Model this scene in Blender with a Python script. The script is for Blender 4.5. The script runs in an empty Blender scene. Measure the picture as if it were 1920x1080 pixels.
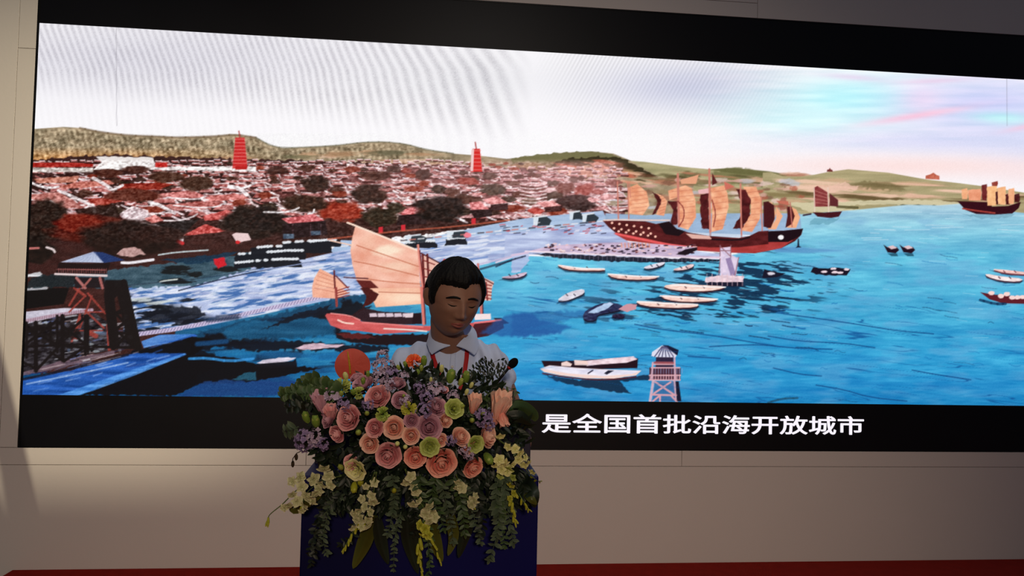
import bpy, bmesh, math, random
import numpy as np
from mathutils import Matrix, Vector, Euler, noise as mnoise

random.seed(7)
SC = bpy.context.scene
COL = SC.collection
PI = math.pi

# ---------------------------------------------------------------- camera, world, lights, exposure
YAW, PIT, ROL = math.radians(5.88), math.radians(2.18), math.radians(1.27)
F = 1450.0                                   # focal length in pixels of a 1920 wide frame
CAM = Vector((0, 0, 1.584))
_f = Vector((math.sin(YAW) * math.cos(PIT), math.cos(YAW) * math.cos(PIT), math.sin(PIT)))
_r = Vector((math.cos(YAW), -math.sin(YAW), 0)); _u = _r.cross(_f)
RR = _r * math.cos(ROL) + _u * math.sin(ROL); UU = -_r * math.sin(ROL) + _u * math.cos(ROL)
cd = bpy.data.cameras.new('camera'); cam = bpy.data.objects.new('camera', cd); COL.objects.link(cam)
cd.sensor_width = 36; cd.lens = F / 1920 * 36; cd.clip_start = 0.05
M = Matrix((RR, UU, -_f)).transposed().to_4x4(); M.translation = CAM; cam.matrix_world = M
SC.camera = cam

W = bpy.data.worlds.new('hall_air'); SC.world = W; W.use_nodes = True
W.node_tree.nodes['Background'].inputs[0].default_value = (0.70, 0.76, 1.0, 1)
W.node_tree.nodes['Background'].inputs[1].default_value = 0.062

def area(name, loc, target, size, power, color, sy=None):
    l = bpy.data.lights.new(name, 'AREA'); l.energy = power; l.color = color; l.size = size
    if sy: l.shape = 'RECTANGLE'; l.size_y = sy
    o = bpy.data.objects.new(name, l); COL.objects.link(o); o.location = loc
    o.rotation_euler = (Vector(target) - Vector(loc)).to_track_quat('-Z', 'Y').to_euler()
    return o
# warm hall lighting from the audience side, a ceiling lamp over the stage, and one warm spot on the left of the wall
def spot(name, loc, target, power, color, angle, blend, radius):
    l = bpy.data.lights.new(name, 'SPOT'); l.energy = power; l.color = color; l.spot_size = math.radians(angle); l.spot_blend = blend; l.shadow_soft_size = radius
    o = bpy.data.objects.new(name, l); COL.objects.link(o); o.location = loc
    o.rotation_euler = (Vector(target) - Vector(loc)).to_track_quat('-Z', 'Y').to_euler()
    return o
spot('hall_lamp', (0.15, -4.8, 3.2), (0.0, 5.0, 0.35), 640, (1.0, 0.76, 0.56), 52, 1.0, 0.25)
area('ceiling_lamp', (0.5, 1.7, 4.3), (0.1, 2.2, 0.0), 0.8, 20, (1.0, 0.93, 0.84))
SPOT = Vector((1.7, 0.6, 3.9))
spot('wall_spot', SPOT, (-2.95, 5.0, 1.6), 980, (1.0, 0.86, 0.62), 44, 0.95, 0.006)

SC.view_settings.view_transform = 'Standard'; SC.view_settings.look = 'None'
SC.view_settings.exposure = 0.0; SC.view_settings.gamma = 1.0; SC.view_settings.use_curve_mapping = False

# ---------------------------------------------------------------- helpers
def at(px, py, Y):
    """the point at depth Y that the photograph shows at pixel (px, py)"""
    d = RR * ((px - 960) / F) - UU * ((py - 540) / F) + _f
    return CAM + d * (Y / d.y)

def tag(o, label=None, cat=None, group=None, kind=None):
    if label: o['label'] = label
    if cat: o['category'] = cat
    if group: o['group'] = group
    if kind: o['kind'] = kind
    return o

def lin(c):
    c = [x / 255 if max(c) > 1 else x for x in c]
    return tuple(x / 12.92 if x <= .04045 else ((x + .055) / 1.055) ** 2.4 for x in c) + (1.0,)

MATS = {}
def mat(name, color, rough=0.6, spec=0.4, bump=0.0, bscale=60, vary=0.0, vscale=8, metal=0.0, sheen=0.0, color2=None, sub=0.0):
    """procedural surface: colour (sRGB 0-255), noise variation and fine relief; color2 is taken towards petal/leaf rims"""
    key = name
    if key in MATS: return MATS[key]
    m = bpy.data.materials.new(name); m.use_nodes = True; nt = m.node_tree; b = nt.nodes['Principled BSDF']
    b.inputs['Roughness'].default_value = rough; b.inputs['Specular IOR Level'].default_value = spec; b.inputs['Metallic'].default_value = metal
    col = nt.nodes.new('ShaderNodeRGB'); col.outputs[0].default_value = lin(color); out = col.outputs[0]
    if color2:
        at_ = nt.nodes.new('ShaderNodeAttribute'); at_.attribute_name = 'rim'
        mx = nt.nodes.new('ShaderNodeMix'); mx.data_type = 'RGBA'; nt.links.new(at_.outputs['Fac'], mx.inputs[0])
        nt.links.new(out, mx.inputs[6]); mx.inputs[7].default_value = lin(color2); out = mx.outputs[2]
    if vary:
        tc = nt.nodes.new('ShaderNodeTexCoord'); n = nt.nodes.new('ShaderNodeTexNoise'); n.inputs['Scale'].default_value = vscale; n.inputs['Detail'].default_value = 4
        nt.links.new(tc.outputs['Object'], n.inputs['Vector'])
        mr = nt.nodes.new('ShaderNodeMapRange'); mr.inputs['From Min'].default_value = .3; mr.inputs['From Max'].default_value = .7
        mr.inputs['To Min'].default_value = 1 - vary; mr.inputs['To Max'].default_value = 1 + vary; nt.links.new(n.outputs['Fac'], mr.inputs['Value'])
        hs = nt.nodes.new('ShaderNodeHueSaturation'); nt.links.new(mr.outputs[0], hs.inputs['Value']); nt.links.new(out, hs.inputs['Color']); out = hs.outputs[0]
    nt.links.new(out, b.inputs['Base Color'])
    if bump:
        tc = nt.nodes.new('ShaderNodeTexCoord'); n = nt.nodes.new('ShaderNodeTexNoise'); n.inputs['Scale'].default_value = bscale; n.inputs['Detail'].default_value = 5
        nt.links.new(tc.outputs['Object'], n.inputs['Vector']); bp = nt.nodes.new('ShaderNodeBump'); bp.inputs['Strength'].default_value = bump; bp.inputs['Distance'].default_value = 0.01
        nt.links.new(n.outputs['Fac'], bp.inputs['Height']); nt.links.new(bp.outputs[0], b.inputs['Normal'])
    if sheen: b.inputs['Sheen Weight'].default_value = sheen
    if sub:
        b.inputs['Subsurface Weight'].default_value = sub; b.inputs['Subsurface Scale'].default_value = 0.01
    MATS[key] = m
    return m

def link(name, me, parent=None, smooth=True, mt=None):
    o = bpy.data.objects.new(name, me); COL.objects.link(o)
    if mt is not None and not me.materials: me.materials.append(mt)
    if smooth and len(me.polygons): me.polygons.foreach_set('use_smooth', np.ones(len(me.polygons), bool))
    if parent is not None: o.parent = parent
    return o

def empty(name, loc=(0, 0, 0), rz=0):
    o = bpy.data.objects.new(name, None); COL.objects.link(o); o.location = loc; o.rotation_euler = (0, 0, rz); o.empty_display_size = 0.1
    return o

class MB:
    """a mesh being built: vertices, faces and a 'rim' value per vertex"""
    def __init__(s): s.v = []; s.f = []; s.r = []
    def add(s, vs, fs, rim=None):
        b = len(s.v); s.v += [tuple(v) for v in vs]; s.f += [tuple(i + b for i in f) for f in fs]
        s.r += list(rim) if rim is not None else [0.0] * len(vs)
        return s
    def box(s, a, b, bev=0):
        bm = bmesh.new(); bmesh.ops.create_cube(bm, size=1)
        for v in bm.verts: v.co = Vector([(a[i] + b[i]) / 2 + v.co[i] * (b[i] - a[i]) for i in range(3)])
        if bev: bmesh.ops.bevel(bm, geom=bm.edges[:], offset=bev, segments=2, profile=.6, affect='EDGES')
        bm.verts.index_update(); s.add([v.co for v in bm.verts], [[v.index for v in f.verts] for f in bm.faces]); bm.free(); return s
    def tube(s, pts, rad, n=8, rim=0.0, cap=True):
        P = [Vector(p) for p in pts]; R = rad if isinstance(rad, (list, tuple)) else [rad] * len(P); vs = []; up = None
        for i, p in enumerate(P):
            t = (P[min(i + 1, len(P) - 1)] - P[max(i - 1, 0)]).normalized()
            if up is None: up = t.orthogonal().normalized()
            a = (up - t * up.dot(t)).normalized(); up = a; b = t.cross(a)
            for k in range(n): vs.append(p + (a * math.cos(2 * PI * k / n) + b * math.sin(2 * PI * k / n)) * R[i])
        fs = [(i * n + k, i * n + (k + 1) % n, (i + 1) * n + (k + 1) % n, (i + 1) * n + k) for i in range(len(P) - 1) for k in range(n)]
        if cap: fs += [tuple(reversed(range(n))), tuple(range((len(P) - 1) * n, len(P) * n))]
        return s.add(vs, fs, [rim] * len(vs))
    def ball(s, c, r, n=12, m=8, mx=None, rim=0.0):
        r = r if isinstance(r, (list, tuple)) else (r, r, r); c = Vector(c); vs = [Vector((0, 0, 1))]
        for j in range(1, m):
            for k in range(n):
                t = PI * j / m; a = 2 * PI * k / n; vs.append(Vector((math.sin(t) * math.cos(a), math.sin(t) * math.sin(a), math.cos(t))))
        vs.append(Vector((0, 0, -1)))
        vs = [Vector((v.x * r[0], v.y * r[1], v.z * r[2])) for v in vs]
        if mx is not None: vs = [mx @ v for v in vs]
        vs = [v + c for v in vs]
        fs = [(0, 1 + k, 1 + (k + 1) % n) for k in range(n)]
        for j in range(m - 2):
            for k in range(n): a = 1 + j * n + k; b = 1 + j * n + (k + 1) % n; fs.append((a, a + n, b + n, b))
        L = len(vs) - 1; o = 1 + (m - 2) * n
        fs += [(o + k, L, o + (k + 1) % n) for k in range(n)]
        return s.add(vs, fs, [rim] * len(vs))
    def patch(s, fn, nu, nv):
        """open curved patch: fn(u, v) -> point, u in -1..1, v in 0..1; rim grows towards v = 1"""
        vs = []; rm = []
        for j in range(nv + 1):
            for i in range(nu + 1):
                u = -1 + 2 * i / nu; v = j / nv; vs.append(fn(u, v)); rm.append(min(1, max(0, v ** 2.2 * .9 + .25 * abs(u) ** 3)))
        fs = [(j * (nu + 1) + i, j * (nu + 1) + i + 1, (j + 1) * (nu + 1) + i + 1, (j + 1) * (nu + 1) + i) for j in range(nv) for i in range(nu)]
        return s.add(vs, fs, rm)
    def mesh(s, name, mt=None):
        me = bpy.data.meshes.new(name); me.from_pydata(s.v, [], s.f)
        a = me.attributes.new('rim', 'FLOAT', 'POINT'); a.data.foreach_set('value', np.array(s.r, np.float32))
        if mt: me.materials.append(mt)
        me.update(); return me
    def build(s, name, mt, parent=None, smooth=True):
        return link(name, s.mesh(name, mt), parent, smooth)

def box_obj(name, a, b, mt, parent=None, bev=0.003):
    return MB().box(a, b, bev).build(name, mt, parent, smooth=False)

def basis(n, spin=0.0):
    """rotation taking +Z to n"""
    q = Vector((0, 0, 1)).rotation_difference(Vector(n).normalized())
    return (q.to_matrix() @ Matrix.Rotation(spin, 3, 'Z'))

# ---------------------------------------------------------------- the setting: hall floor, stage, wall
D = 5.0
Z_TOP, Z_PT, Z_PB, Z_BOT, Z_TRIM = [1.584 + v for v in (2.072, 1.755, -0.534, -0.853, -0.957)]
X0 = -2.473; XR = 5.9; BAND = Z_BOT - Z_TRIM
wall_paint = mat('white painted board', (236, 230, 222), .75, .25, bump=.05, bscale=40, vary=.012, vscale=2)
joint_dark = mat('shadow gap', (120, 112, 104), .9, .1)
carpet = mat('red stage carpet', (160, 34, 24), .95, .1, bump=.6, bscale=350, vary=.10, vscale=14)
hall = mat('pale hall floor', (150, 138, 128), .5, .3, vary=.05, vscale=3)

tag(box_obj('floor', (-7, -6, -0.55), (9, 5.4, -0.45), hall), kind='structure')
stage = box_obj('stage_floor', (-2.47, -0.2, -0.45), (7.5, 5.0, 0.0), carpet, bev=.006); tag(stage, kind='structure')
wall = box_obj('wall_back', (-6, D + .03, -0.45), (9, D + .35, 5.6), joint_dark); tag(wall, kind='structure')
def xw(px, py=850): return at(px, py, D).x
g = .0016
def panel(x0, z0, x1, z1, front=D - .004):
    return box_obj('panel', (x0 + g, front, z0 + g), (x1 - g, D + .035, z1 - g), wall_paint, wall, bev=.0012)
xa, xb, xc = xw(574, 856), xw(1278, 856), xw(1420, 20)
ZT2 = Z_TOP + BAND
for a, b in ((X0 - BAND, xa), (xa, xb), (xb, XR)): panel(a, Z_TRIM, b, Z_BOT)                     # boards under the screen
panel(X0 - BAND, at(52, 91, D).z, X0, ZT2); panel(X0 - BAND, Z_BOT, X0, at(52, 91, D).z)          # boards beside it
for a, b in ((X0, xw(420, 0)), (xw(420, 0), xc), (xc, XR)): panel(a, Z_TOP, b, ZT2 + .5 if a == xc else ZT2)   # boards above it
panel(XR, Z_TRIM, 9, ZT2 + .5)
panel(-6, Z_TRIM, X0 - BAND, 5.6); panel(-6, -.45, 9, Z_TRIM)                                    # the large plain panels
panel(X0 - BAND, ZT2, xc, 5.6); panel(xc, ZT2 + .5, 9, 5.6)

# ---------------------------------------------------------------- the LED screen and the film frame on it
screen = empty('led_screen', ((X0 + XR) / 2, D, Z_BOT))
tag(screen, 'wide black LED wall screen playing an old harbour scene above a Chinese subtitle', 'screen')
def rel(o, parent):
    o.parent = parent; o.location = o.location - parent.location if o.parent else o.location
    return o
def place(o, parent):
    """parent an object whose mesh is given in world coordinates"""
    o.parent = parent; o.matrix_parent_inverse = Matrix.Identity(4); o.location = -parent.location
    return o
black = mat('black LED panel', (14, 14, 18), .45, .3, vary=.15, vscale=3)
place(box_obj('housing', (X0 + .002, D, Z_BOT + .001), (XR - .002, D + .05, Z_TOP - .001), black, bev=.001), screen)
place(MB().box((X0 + .002, D - .004, Z_BOT + .001), (X0 + .012, D + .01, Z_TOP - .001)).box((X0 + .012, D - .004, Z_BOT + .001), (XR - .002, D + .01, Z_BOT + .007)).box((X0 + .012, D - .004, Z_TOP - .007), (XR - .002, D + .01, Z_TOP - .001)).build('edge_frame', mat('black metal edge', (8, 8, 8), .4, .4), smooth=False), screen)
# ---------------------------------------------------------------- the film frame shown on the LED screen
class Paint:
    """paints the film frame; X, Y are the frame's own coordinates, C the sRGB colours"""
    def __init__(s, X, Y, seed=3):
        s.X, s.Y = X.astype(np.float32), Y.astype(np.float32)
        s.C = np.zeros(X.shape + (3,), np.float32)
        s.xa, s.xb = s.X.min(0), s.X.max(0)
        s.ya, s.yb = s.Y.min(1), s.Y.max(1)
        s.rng = np.random.default_rng(seed)
        s.tab = s.rng.random((128, 128)).astype(np.float32)
    def noise(s, sx, sy, ox=0, oy=0, X=None, Y=None):
        X = s.X if X is None else X; Y = s.Y if Y is None else Y
        u = X / sx + ox + 500; v = Y / sy + oy + 500
        iu = np.floor(u).astype(np.int32); iv = np.floor(v).astype(np.int32)
        fu = u - iu; fv = v - iv
        fu = fu * fu * (3 - 2 * fu); fv = fv * fv * (3 - 2 * fv)
        a = s.tab[iv & 127, iu & 127]; b = s.tab[iv & 127, (iu + 1) & 127]
        c = s.tab[(iv + 1) & 127, iu & 127]; d = s.tab[(iv + 1) & 127, (iu + 1) & 127]
        return (a * (1 - fu) + b * fu) * (1 - fv) + (c * (1 - fu) + d * fu) * fv
    def fbm(s, sx, sy, ox=0, oy=0, X=None, Y=None, n=3):
        r = 0; w = 0.5; t = 0
        for k in range(n):
            r = r + w * s.noise(sx / 2 ** k, sy / 2 ** k, ox + 7.3 * k, oy + 3.1 * k, X, Y); t += w; w *= 0.5
        return r / t
    def win(s, x0, y0, x1, y1):
        c = np.nonzero((s.xb >= x0) & (s.xa <= x1))[0]; r = np.nonzero((s.yb >= y0) & (s.ya <= y1))[0]
        if len(c) == 0 or len(r) == 0: return None
        return slice(r[0], r[-1] + 1), slice(c[0], c[-1] + 1)
    def put(s, w, m, col, tex=None):
        m = m[..., None]; c = np.array(col, np.float32)
        if tex is not None:
            amp, sx, sy = tex
            n = s.fbm(sx, sy, 1.7, 2.2, s.X[w], s.Y[w])[..., None] - 0.5
            c = c + n * 2 * np.array(amp, np.float32)
        s.C[w] = s.C[w] * (1 - m) + c * m
    def poly(s, pts, col, a=1.0, tex=None, soft=1.0, rough=0, sm=0):
        P = np.array(pts, np.float32)
        if sm: P = smooth(P, True, sm)
        x0, y0 = P.min(0) - soft - rough; x1, y1 = P.max(0) + soft + rough
        w = s.win(x0, y0, x1, y1)
        if w is None: return
        X, Y = s.X[w], s.Y[w]
        if rough:
            X = X + (s.noise(7, 5, 3, 9, X, Y) - 0.5) * 2 * rough; Y = Y + (s.noise(6, 5, 31, 19, X, Y) - 0.5) * 2 * rough
        d = np.full(X.shape, 1e9, np.float32); ins = np.zeros(X.shape, bool)
        for i in range(len(P)):
            ax, ay = P[i - 1]; bx, by = P[i]
            ex, ey = bx - ax, by - ay
            t = np.clip(((X - ax) * ex + (Y - ay) * ey) / (ex * ex + ey * ey + 1e-9), 0, 1)
            d = np.minimum(d, (X - ax - t * ex) ** 2 + (Y - ay - t * ey) ** 2)
            if ay != by:
                ins ^= ((ay > Y) != (by > Y)) & (X < (bx - ax) * (Y - ay) / (by - ay) + ax)
        d = np.sqrt(d) * np.where(ins, 1, -1)
        s.put(w, np.clip(d / soft + 0.5, 0, 1) * a, col, tex)
    def line(s, pts, wd, col, a=1.0, tex=None, soft=0.9):
        P = np.array(pts, np.float32)
        if len(P) > 2: P = smooth(P, False, 1)
        for i in range(len(P) - 1):
            (ax, ay), (bx, by) = P[i], P[i + 1]
            w = s.win(min(ax, bx) - wd - 1, min(ay, by) - wd - 1, max(ax, bx) + wd + 1, max(ay, by) + wd + 1)
            if w is None: continue
            X, Y = s.X[w], s.Y[w]; ex, ey = bx - ax, by - ay
            t = np.clip(((X - ax) * ex + (Y - ay) * ey) / (ex * ex + ey * ey + 1e-9), 0, 1)
            d = np.sqrt((X - ax - t * ex) ** 2 + (Y - ay - t * ey) ** 2)
            s.put(w, np.clip((wd / 2 - d) / soft + 0.5, 0, 1) * a, col, tex)
    def blob(s, cx, cy, rx, ry, col, a=1.0, tex=None, rough=0.35, soft=0.25, ang=0):
        r = max(rx, ry) * (1.3 + rough)
        w = s.win(cx - r, cy - r, cx + r, cy + r)
        if w is None: return
        X, Y = s.X[w] - cx, s.Y[w] - cy
        if ang:
            ca, sa = math.cos(ang), math.sin(ang); X, Y = X * ca + Y * sa, -X * sa + Y * ca
        d = np.sqrt((X / rx) ** 2 + (Y / ry) ** 2)
        n = s.fbm(max(3, rx * 0.5), max(2.5, ry * 0.5), cx * 0.37, cy * 0.21, s.X[w], s.Y[w])
        s.put(w, np.clip((1 + (n - 0.5) * 2 * rough - d) / soft + 0.5, 0, 1) * a, col, tex)
    def glow(s, cx, cy, rx, ry, col, a=1.0, ang=0):
        X, Y = s.X - cx, s.Y - cy
        if ang:
            ca, sa = math.cos(ang), math.sin(ang); X, Y = X * ca + Y * sa, -X * sa + Y * ca
        m = np.exp(-((X / rx) ** 2 + (Y / ry) ** 2)) * a
        s.C = s.C * (1 - m[..., None]) + np.array(col, np.float32) * m[..., None]

def smooth(P, closed, it=2):
    P = np.array(P, np.float32)
    for _ in range(it):
        Q = np.roll(P, -1, 0) if closed else P[1:]
        A = P if closed else P[:-1]
        R = np.empty((len(A) * 2, 2), np.float32); R[0::2] = A * .75 + Q * .25; R[1::2] = A * .25 + Q * .75
        P = R if closed else np.concatenate([P[:1], R, P[-1:]])
    return P

def K(ox, oy, pts, q=4.0):
    return [(ox + x / q, oy + y / q) for x, y in pts]

def paint_film(X, Y):
    p = Paint(X, Y); rng = p.rng; X, Y = p.X, p.Y
    R2 = lambda *a: K(0, 270, a); R3 = lambda *a: K(0, 540, a)
    R6 = lambda *a: K(480, 270, a); R7 = lambda *a: K(480, 540, a)
    S2 = lambda *a: K(960, 270, a); S3 = lambda *a: K(960, 540, a)
    S6 = lambda *a: K(1440, 270, a)
    # sky
    p.C[...] = (252, 250, 253)
    p.glow(250, 110, 420, 70, (226, 224, 234), .75); p.glow(900, 150, 200, 50, (228, 228, 232), .45)
    p.glow(1300, 165, 170, 45, (208, 210, 232), .9); p.glow(1440, 205, 120, 40, (214, 236, 246), .6)
    p.glow(1600, 185, 130, 42, (190, 250, 255), 1.0); p.glow(1520, 230, 120, 24, (214, 252, 255), .8)
    p.glow(1850, 200, 170, 60, (208, 212, 250), 1.0); p.glow(2150, 220, 200, 80, (205, 215, 250), 1)
    p.glow(1730, 185, 40, 26, (240, 222, 248), .9); p.glow(1720, 217, 95, 7, (255, 204, 226), .95, -.16)
    p.glow(1880, 222, 60, 12, (190, 246, 248), .9, .05); p.glow(1925, 238, 50, 6, (252, 200, 222), .8, -.2)
    p.glow(1600, 145, 60, 6, (236, 214, 240), .7, .08); p.glow(1750, 152, 70, 5, (240, 205, 232), .6, -.05)
    p.glow(1750, 265, 260, 24, (216, 218, 248), .8); p.glow(2050, 290, 200, 40, (216, 218, 248), .8)
    p.glow(1700, 312, 320, 22, (254, 226, 224), .95); p.glow(2100, 330, 200, 22, (254, 226, 224), .95)
    n = p.fbm(90, 9, 5, 5) - .5; m = np.clip((X - 1250) / 200, 0, 1) * np.clip((300 - Y) / 60, 0, 1)
    p.C += (n * 26 * m)[..., None] * np.array([1.3, .7, .5])
    # the fine diagonal banding of the bright sky
    lx = X - 0.30 * (Y - 60)
    fade = np.clip(1 - (Y - 170 + (X - 500) * -.10) / 60, 0.12, 1) * np.clip((1000 - X) / 80, 0, 1)
    gx = np.arange(-200, 2400.0); per = 12.5 + np.clip((gx - 520) / 420, 0, 1) ** 1.6 * 20
    ph = np.cumsum(1 / per)
    lx = X - np.interp(Y, [50, 130, 260], [-30, 0, 22]) * (1 + np.clip((X - 600) / 300, 0, 1.6))
    b = 0.5 + 0.5 * np.sin(2 * np.pi * np.interp(lx, gx, ph))
    p.C -= (fade * b * (9 + 18 * p.fbm(60, 25, 4, 4)))[..., None] * np.array([1.05, 1.08, 1.0])
    g = p.rng.random(X.shape).astype(np.float32)
    p.C -= (fade * (g > .55) * 17 * (0.4 + b))[..., None]
    f2 = np.clip((X - 1000) / 90, 0, 1) * np.clip((1520 - X) / 200, 0, 1) * np.clip((260 - Y) / 140, 0, 1)
    p.C -= (f2 * (0.5 + 0.5 * np.sin(2 * np.pi * (X + .55 * Y) / 7.5)) * 22)[..., None]
    # far hills, left and centre
    p.poly(S2((880,125),(1000,135),(1120,150),(1280,172),(1480,190),(1640,180),(1780,190),(1920,210),(2100,240),(2100,560),(900,560)), (168,160,120), tex=((30,26,24),30,8))
    hill = [(50,243),(90,240),(120,238),(150,240),(190,248),(240,254),(300,256),(330,258),(400,256),(440,252),(480,258),(505,272),(530,278),(600,275),(640,272),(680,267),(720,266),(760,270),(800,281),(850,288),(900,292),(950,298),(1000,292),(1060,286),(1110,284),(1150,288),(1180,300),(1210,318),(1235,331),(1300,345),(1300,420),(50,420)]
    p.poly(hill, (164,146,118), tex=((44,38,34),16,7))
    w = p.win(50, 230, 620, 310)
    if w:
        g = p.rng.random(X[w].shape); m = np.clip((620 - X[w]) / 200, 0, 1) * (Y[w] > 262) * (np.sin(X[w] * .52) * .25 + .3)
        p.C[w] += ((g > .5) * 46 * m - (g < .3) * 60 * m)[..., None] * np.array([1, 1, .95])
    w = p.win(50, 230, 900, 320)
    if w:
        Xw, Yw = X[w], Y[w]; land = np.clip((Yw - np.interp(Xw, [h[0] for h in hill[:29]], [h[1] for h in hill[:29]])) / 5, 0, 1) * np.clip((900 - Xw) / 160, 0, 1)
        n2 = p.fbm(5, 4, 9, 9, Xw, Yw) - .5
        p.C[w] += (land * (n2 * 150 + 14 * np.sin(2 * np.pi * (Xw - .25 * Yw) / 9.5) - 10))[..., None] * np.array([1, .98, .9])
        p.C[w] += (land * np.clip((Yw - 275) / 25, 0, 1) * np.clip((520 - Xw) / 300, 0, 1))[..., None] * np.array([44, 4, -26])
    p.line(hill[3:11], 4, (100,76,50), .55); p.line(hill[10:20], 3, (90,86,62), .5)
    for k in range(46):
        x = rng.uniform(420, 1180); y = rng.uniform(285, 318)
        if y < np.interp(x, [h[0] for h in hill[:29]], [h[1] for h in hill[:29]]) + 6: continue
        p.blob(x, y, rng.uniform(14, 42), rng.uniform(2, 5), [(108,104,74),(206,162,126),(92,88,64),(178,134,100),(222,184,158)][k % 5], .75, rough=.6, soft=.7)
    p.poly(S2((0,110),(200,80),(420,60),(600,58),(760,80),(860,125),(880,150),(560,130),(300,160),(120,130),(0,150)), (112,108,70), .9, rough=2)
    p.poly(S2((300,150),(400,110),(560,105),(700,90),(800,100),(900,150),(1000,195),(1080,240),(900,240),(760,170),(560,165),(400,190)), (52,44,26), .95, rough=3)
    for k in range(70):
        x = rng.uniform(960, 1330); y = rng.uniform(300, 344)
        if y < np.interp(x, [950,1050,1150,1230,1330], [306,300,304,334,330]): continue
        p.blob(x, y, rng.uniform(8, 30), rng.uniform(1.5, 5), [(226,150,120),(92,58,38),(196,96,72),(236,190,160),(70,60,34),(150,120,80)][k % 6], .8, rough=.6, soft=.6, ang=.15)
    p.blob(1040, 326, 70, 9, (222,158,134), .85, rough=.6, soft=.6); p.blob(1120, 322, 50, 9, (226,160,136), .8, rough=.6, soft=.6)
    p.poly(S2((590,150),(640,140),(700,160),(720,180),(620,190)), (226,150,128), .9, rough=2)
    p.poly(S2((1500,215),(1640,180),(1780,195),(1920,235),(2040,262),(1900,320),(1700,300),(1560,300),(1500,260)), (110,108,66), .75, rough=4, soft=4)
    p.poly([(1330,318),(1370,315),(1440,321),(1500,331),(1440,330),(1380,326)], (104,102,62), .9, soft=2)
    for k in range(26):
        x = rng.uniform(1250, 1500); y = rng.uniform(322, 380); p.blob(x, y, rng.uniform(18, 50), rng.uniform(2, 5), [(196,124,98),(110,96,62),(226,178,150),(170,110,86),(92,84,52)][k % 5], .75, rough=.6, soft=.7, ang=.1)
    # right hills and shore
    R = S6((-40,215),(20,210),(110,243),(250,243),(350,230),(460,208),(600,190),(720,200),(900,215),(1040,240),(1200,268),(1400,290),(1600,315),(1920,365))
    p.poly(R + [(2000,372),(2300,380),(2300,402),(1500,402),(1430,402)], (172,160,120), tex=((22,20,18),60,5))
    for q in range(60):
        x = rng.uniform(1440, 1960); y = rng.uniform(334, 380)
        if y < np.interp(x, [r[0] for r in R], [r[1] for r in R]) + 8: continue
        p.blob(x, y, rng.uniform(25, 60), rng.uniform(1.5, 4), [(232,186,162),(140,124,84),(206,170,136),(104,84,54),(240,200,176)][q % 5], .88, rough=.6, soft=.8, ang=.06)
    p.poly(S6((520,310),(700,275),(860,280),(960,310),(1040,350),(880,345),(700,330)), (122,108,72), .7, rough=3, soft=3)
    p.poly(S6((380,330),(560,290),(700,320),(620,350),(420,360)), (238,196,176), .8, rough=3, soft=2)
    p.line(S6((690,438),(860,440),(1000,455),(1260,460)), 3, (54,56,34), .9)
    p.poly(S6((140,440),(350,440),(600,430),(850,420),(1250,420),(1440,440),(1440,470),(1250,460),(860,452),(640,460),(560,490),(700,490),(600,510),(300,510)), (214,204,168), .9, rough=1.5)
    p.line(S6((520,470),(670,478)), 5, (96,88,56), .9)
    p.poly(S6((440,208),(444,192),(458,190),(462,178),(470,190),(482,195),(486,208)), (116,52,48)); p.poly(S6((1180,262),(1182,238),(1215,228),(1240,215),(1262,232),(1285,240),(1285,268)), (196,104,82), tex=((30,26,24),3,3))
    # sea
    sea = [(1500,402),(1560,397),(1600,394),(1700,384),(1760,385),(1800,382),(1850,392),(1925,400),(2300,402),(2300,800),(0,800),(0,560),(330,560),(700,500),(985,480),(1300,490),(1420,470),(1500,440)]
    yy = np.array([380,400,440,480,540,600,660,720,760]); 
    T = np.array([(196,224,236),(160,208,226),(128,198,224),(98,190,222),(84,180,218),(66,170,214),(50,160,212),(42,148,206),(36,138,196)], np.float32)
    seaC = np.stack([np.interp(Y, yy, T[:, i]) for i in range(3)], -1)
    lx_ = np.clip((X - 330) / 640, 0, 1)[..., None] ** .8
    seaC = seaC * (.45 + .55 * lx_) + (1 - lx_) * np.array([-8, 6, 26])
    seaC += ((p.fbm(70, 14, 2, 8) - .5) * 50)[..., None] * np.array([.8, .9, .6])
    seaC += ((p.fbm(26, 3, 12, 8) - .5) * 40)[..., None] * np.array([.9, .8, .6])
    mt = np.clip((p.fbm(60, 16, 22, 3) - .52) * 5, 0, 1) * np.clip((X - 900) / 100, 0, 1)
    seaC = seaC * (1 - .35 * mt[..., None]) + np.array([120, 170, 214]) * .35 * mt[..., None]
    mt = np.clip((p.fbm(90, 12, 2, 33) - .56) * 7, 0, 1) * np.clip((Y - 560) / 100, 0, 1)
    seaC = seaC * (1 - .32 * mt[..., None]) + np.array([26, 122, 190]) * .32 * mt[..., None]
    save = p.C.copy(); p.poly(sea, (0, 0, 0), 1, soft=2)
    ch = (np.abs(p.C - save).sum(-1) > 0) & (Y > 378)
    mask = np.zeros(X.shape, np.float32); q = Paint.__new__(Paint); q.__dict__ = dict(p.__dict__); q.C = np.zeros(X.shape + (3,), np.float32)
    q.poly(sea, (1, 1, 1), 1, soft=2); mask = q.C[..., :1]
    p.C = save * (1 - mask) + seaC * mask
    # dark ripples: long thin strokes
    for k in range(250):
        x = rng.uniform(930, 2250); y = rng.uniform(470, 758)
        if x > 1500 and rng.random() < .5: continue
        dens = math.exp(-((x - 1380) / 170) ** 2 - ((y - 570) / 90) ** 2)
        L = rng.uniform(10, 46); w_ = rng.uniform(.8, 1.8) + 1.4 * dens * rng.random()
        pts = [(x + t * L, y + t * L * .13 + rng.normal() * 1.1) for t in (0, .33, .66, 1)]
        c = (16, 44, 84) if rng.random() < .3 + .5 * dens else (24, 104, 172)
        p.line(pts, w_, c, .35 + .5 * dens)
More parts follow.
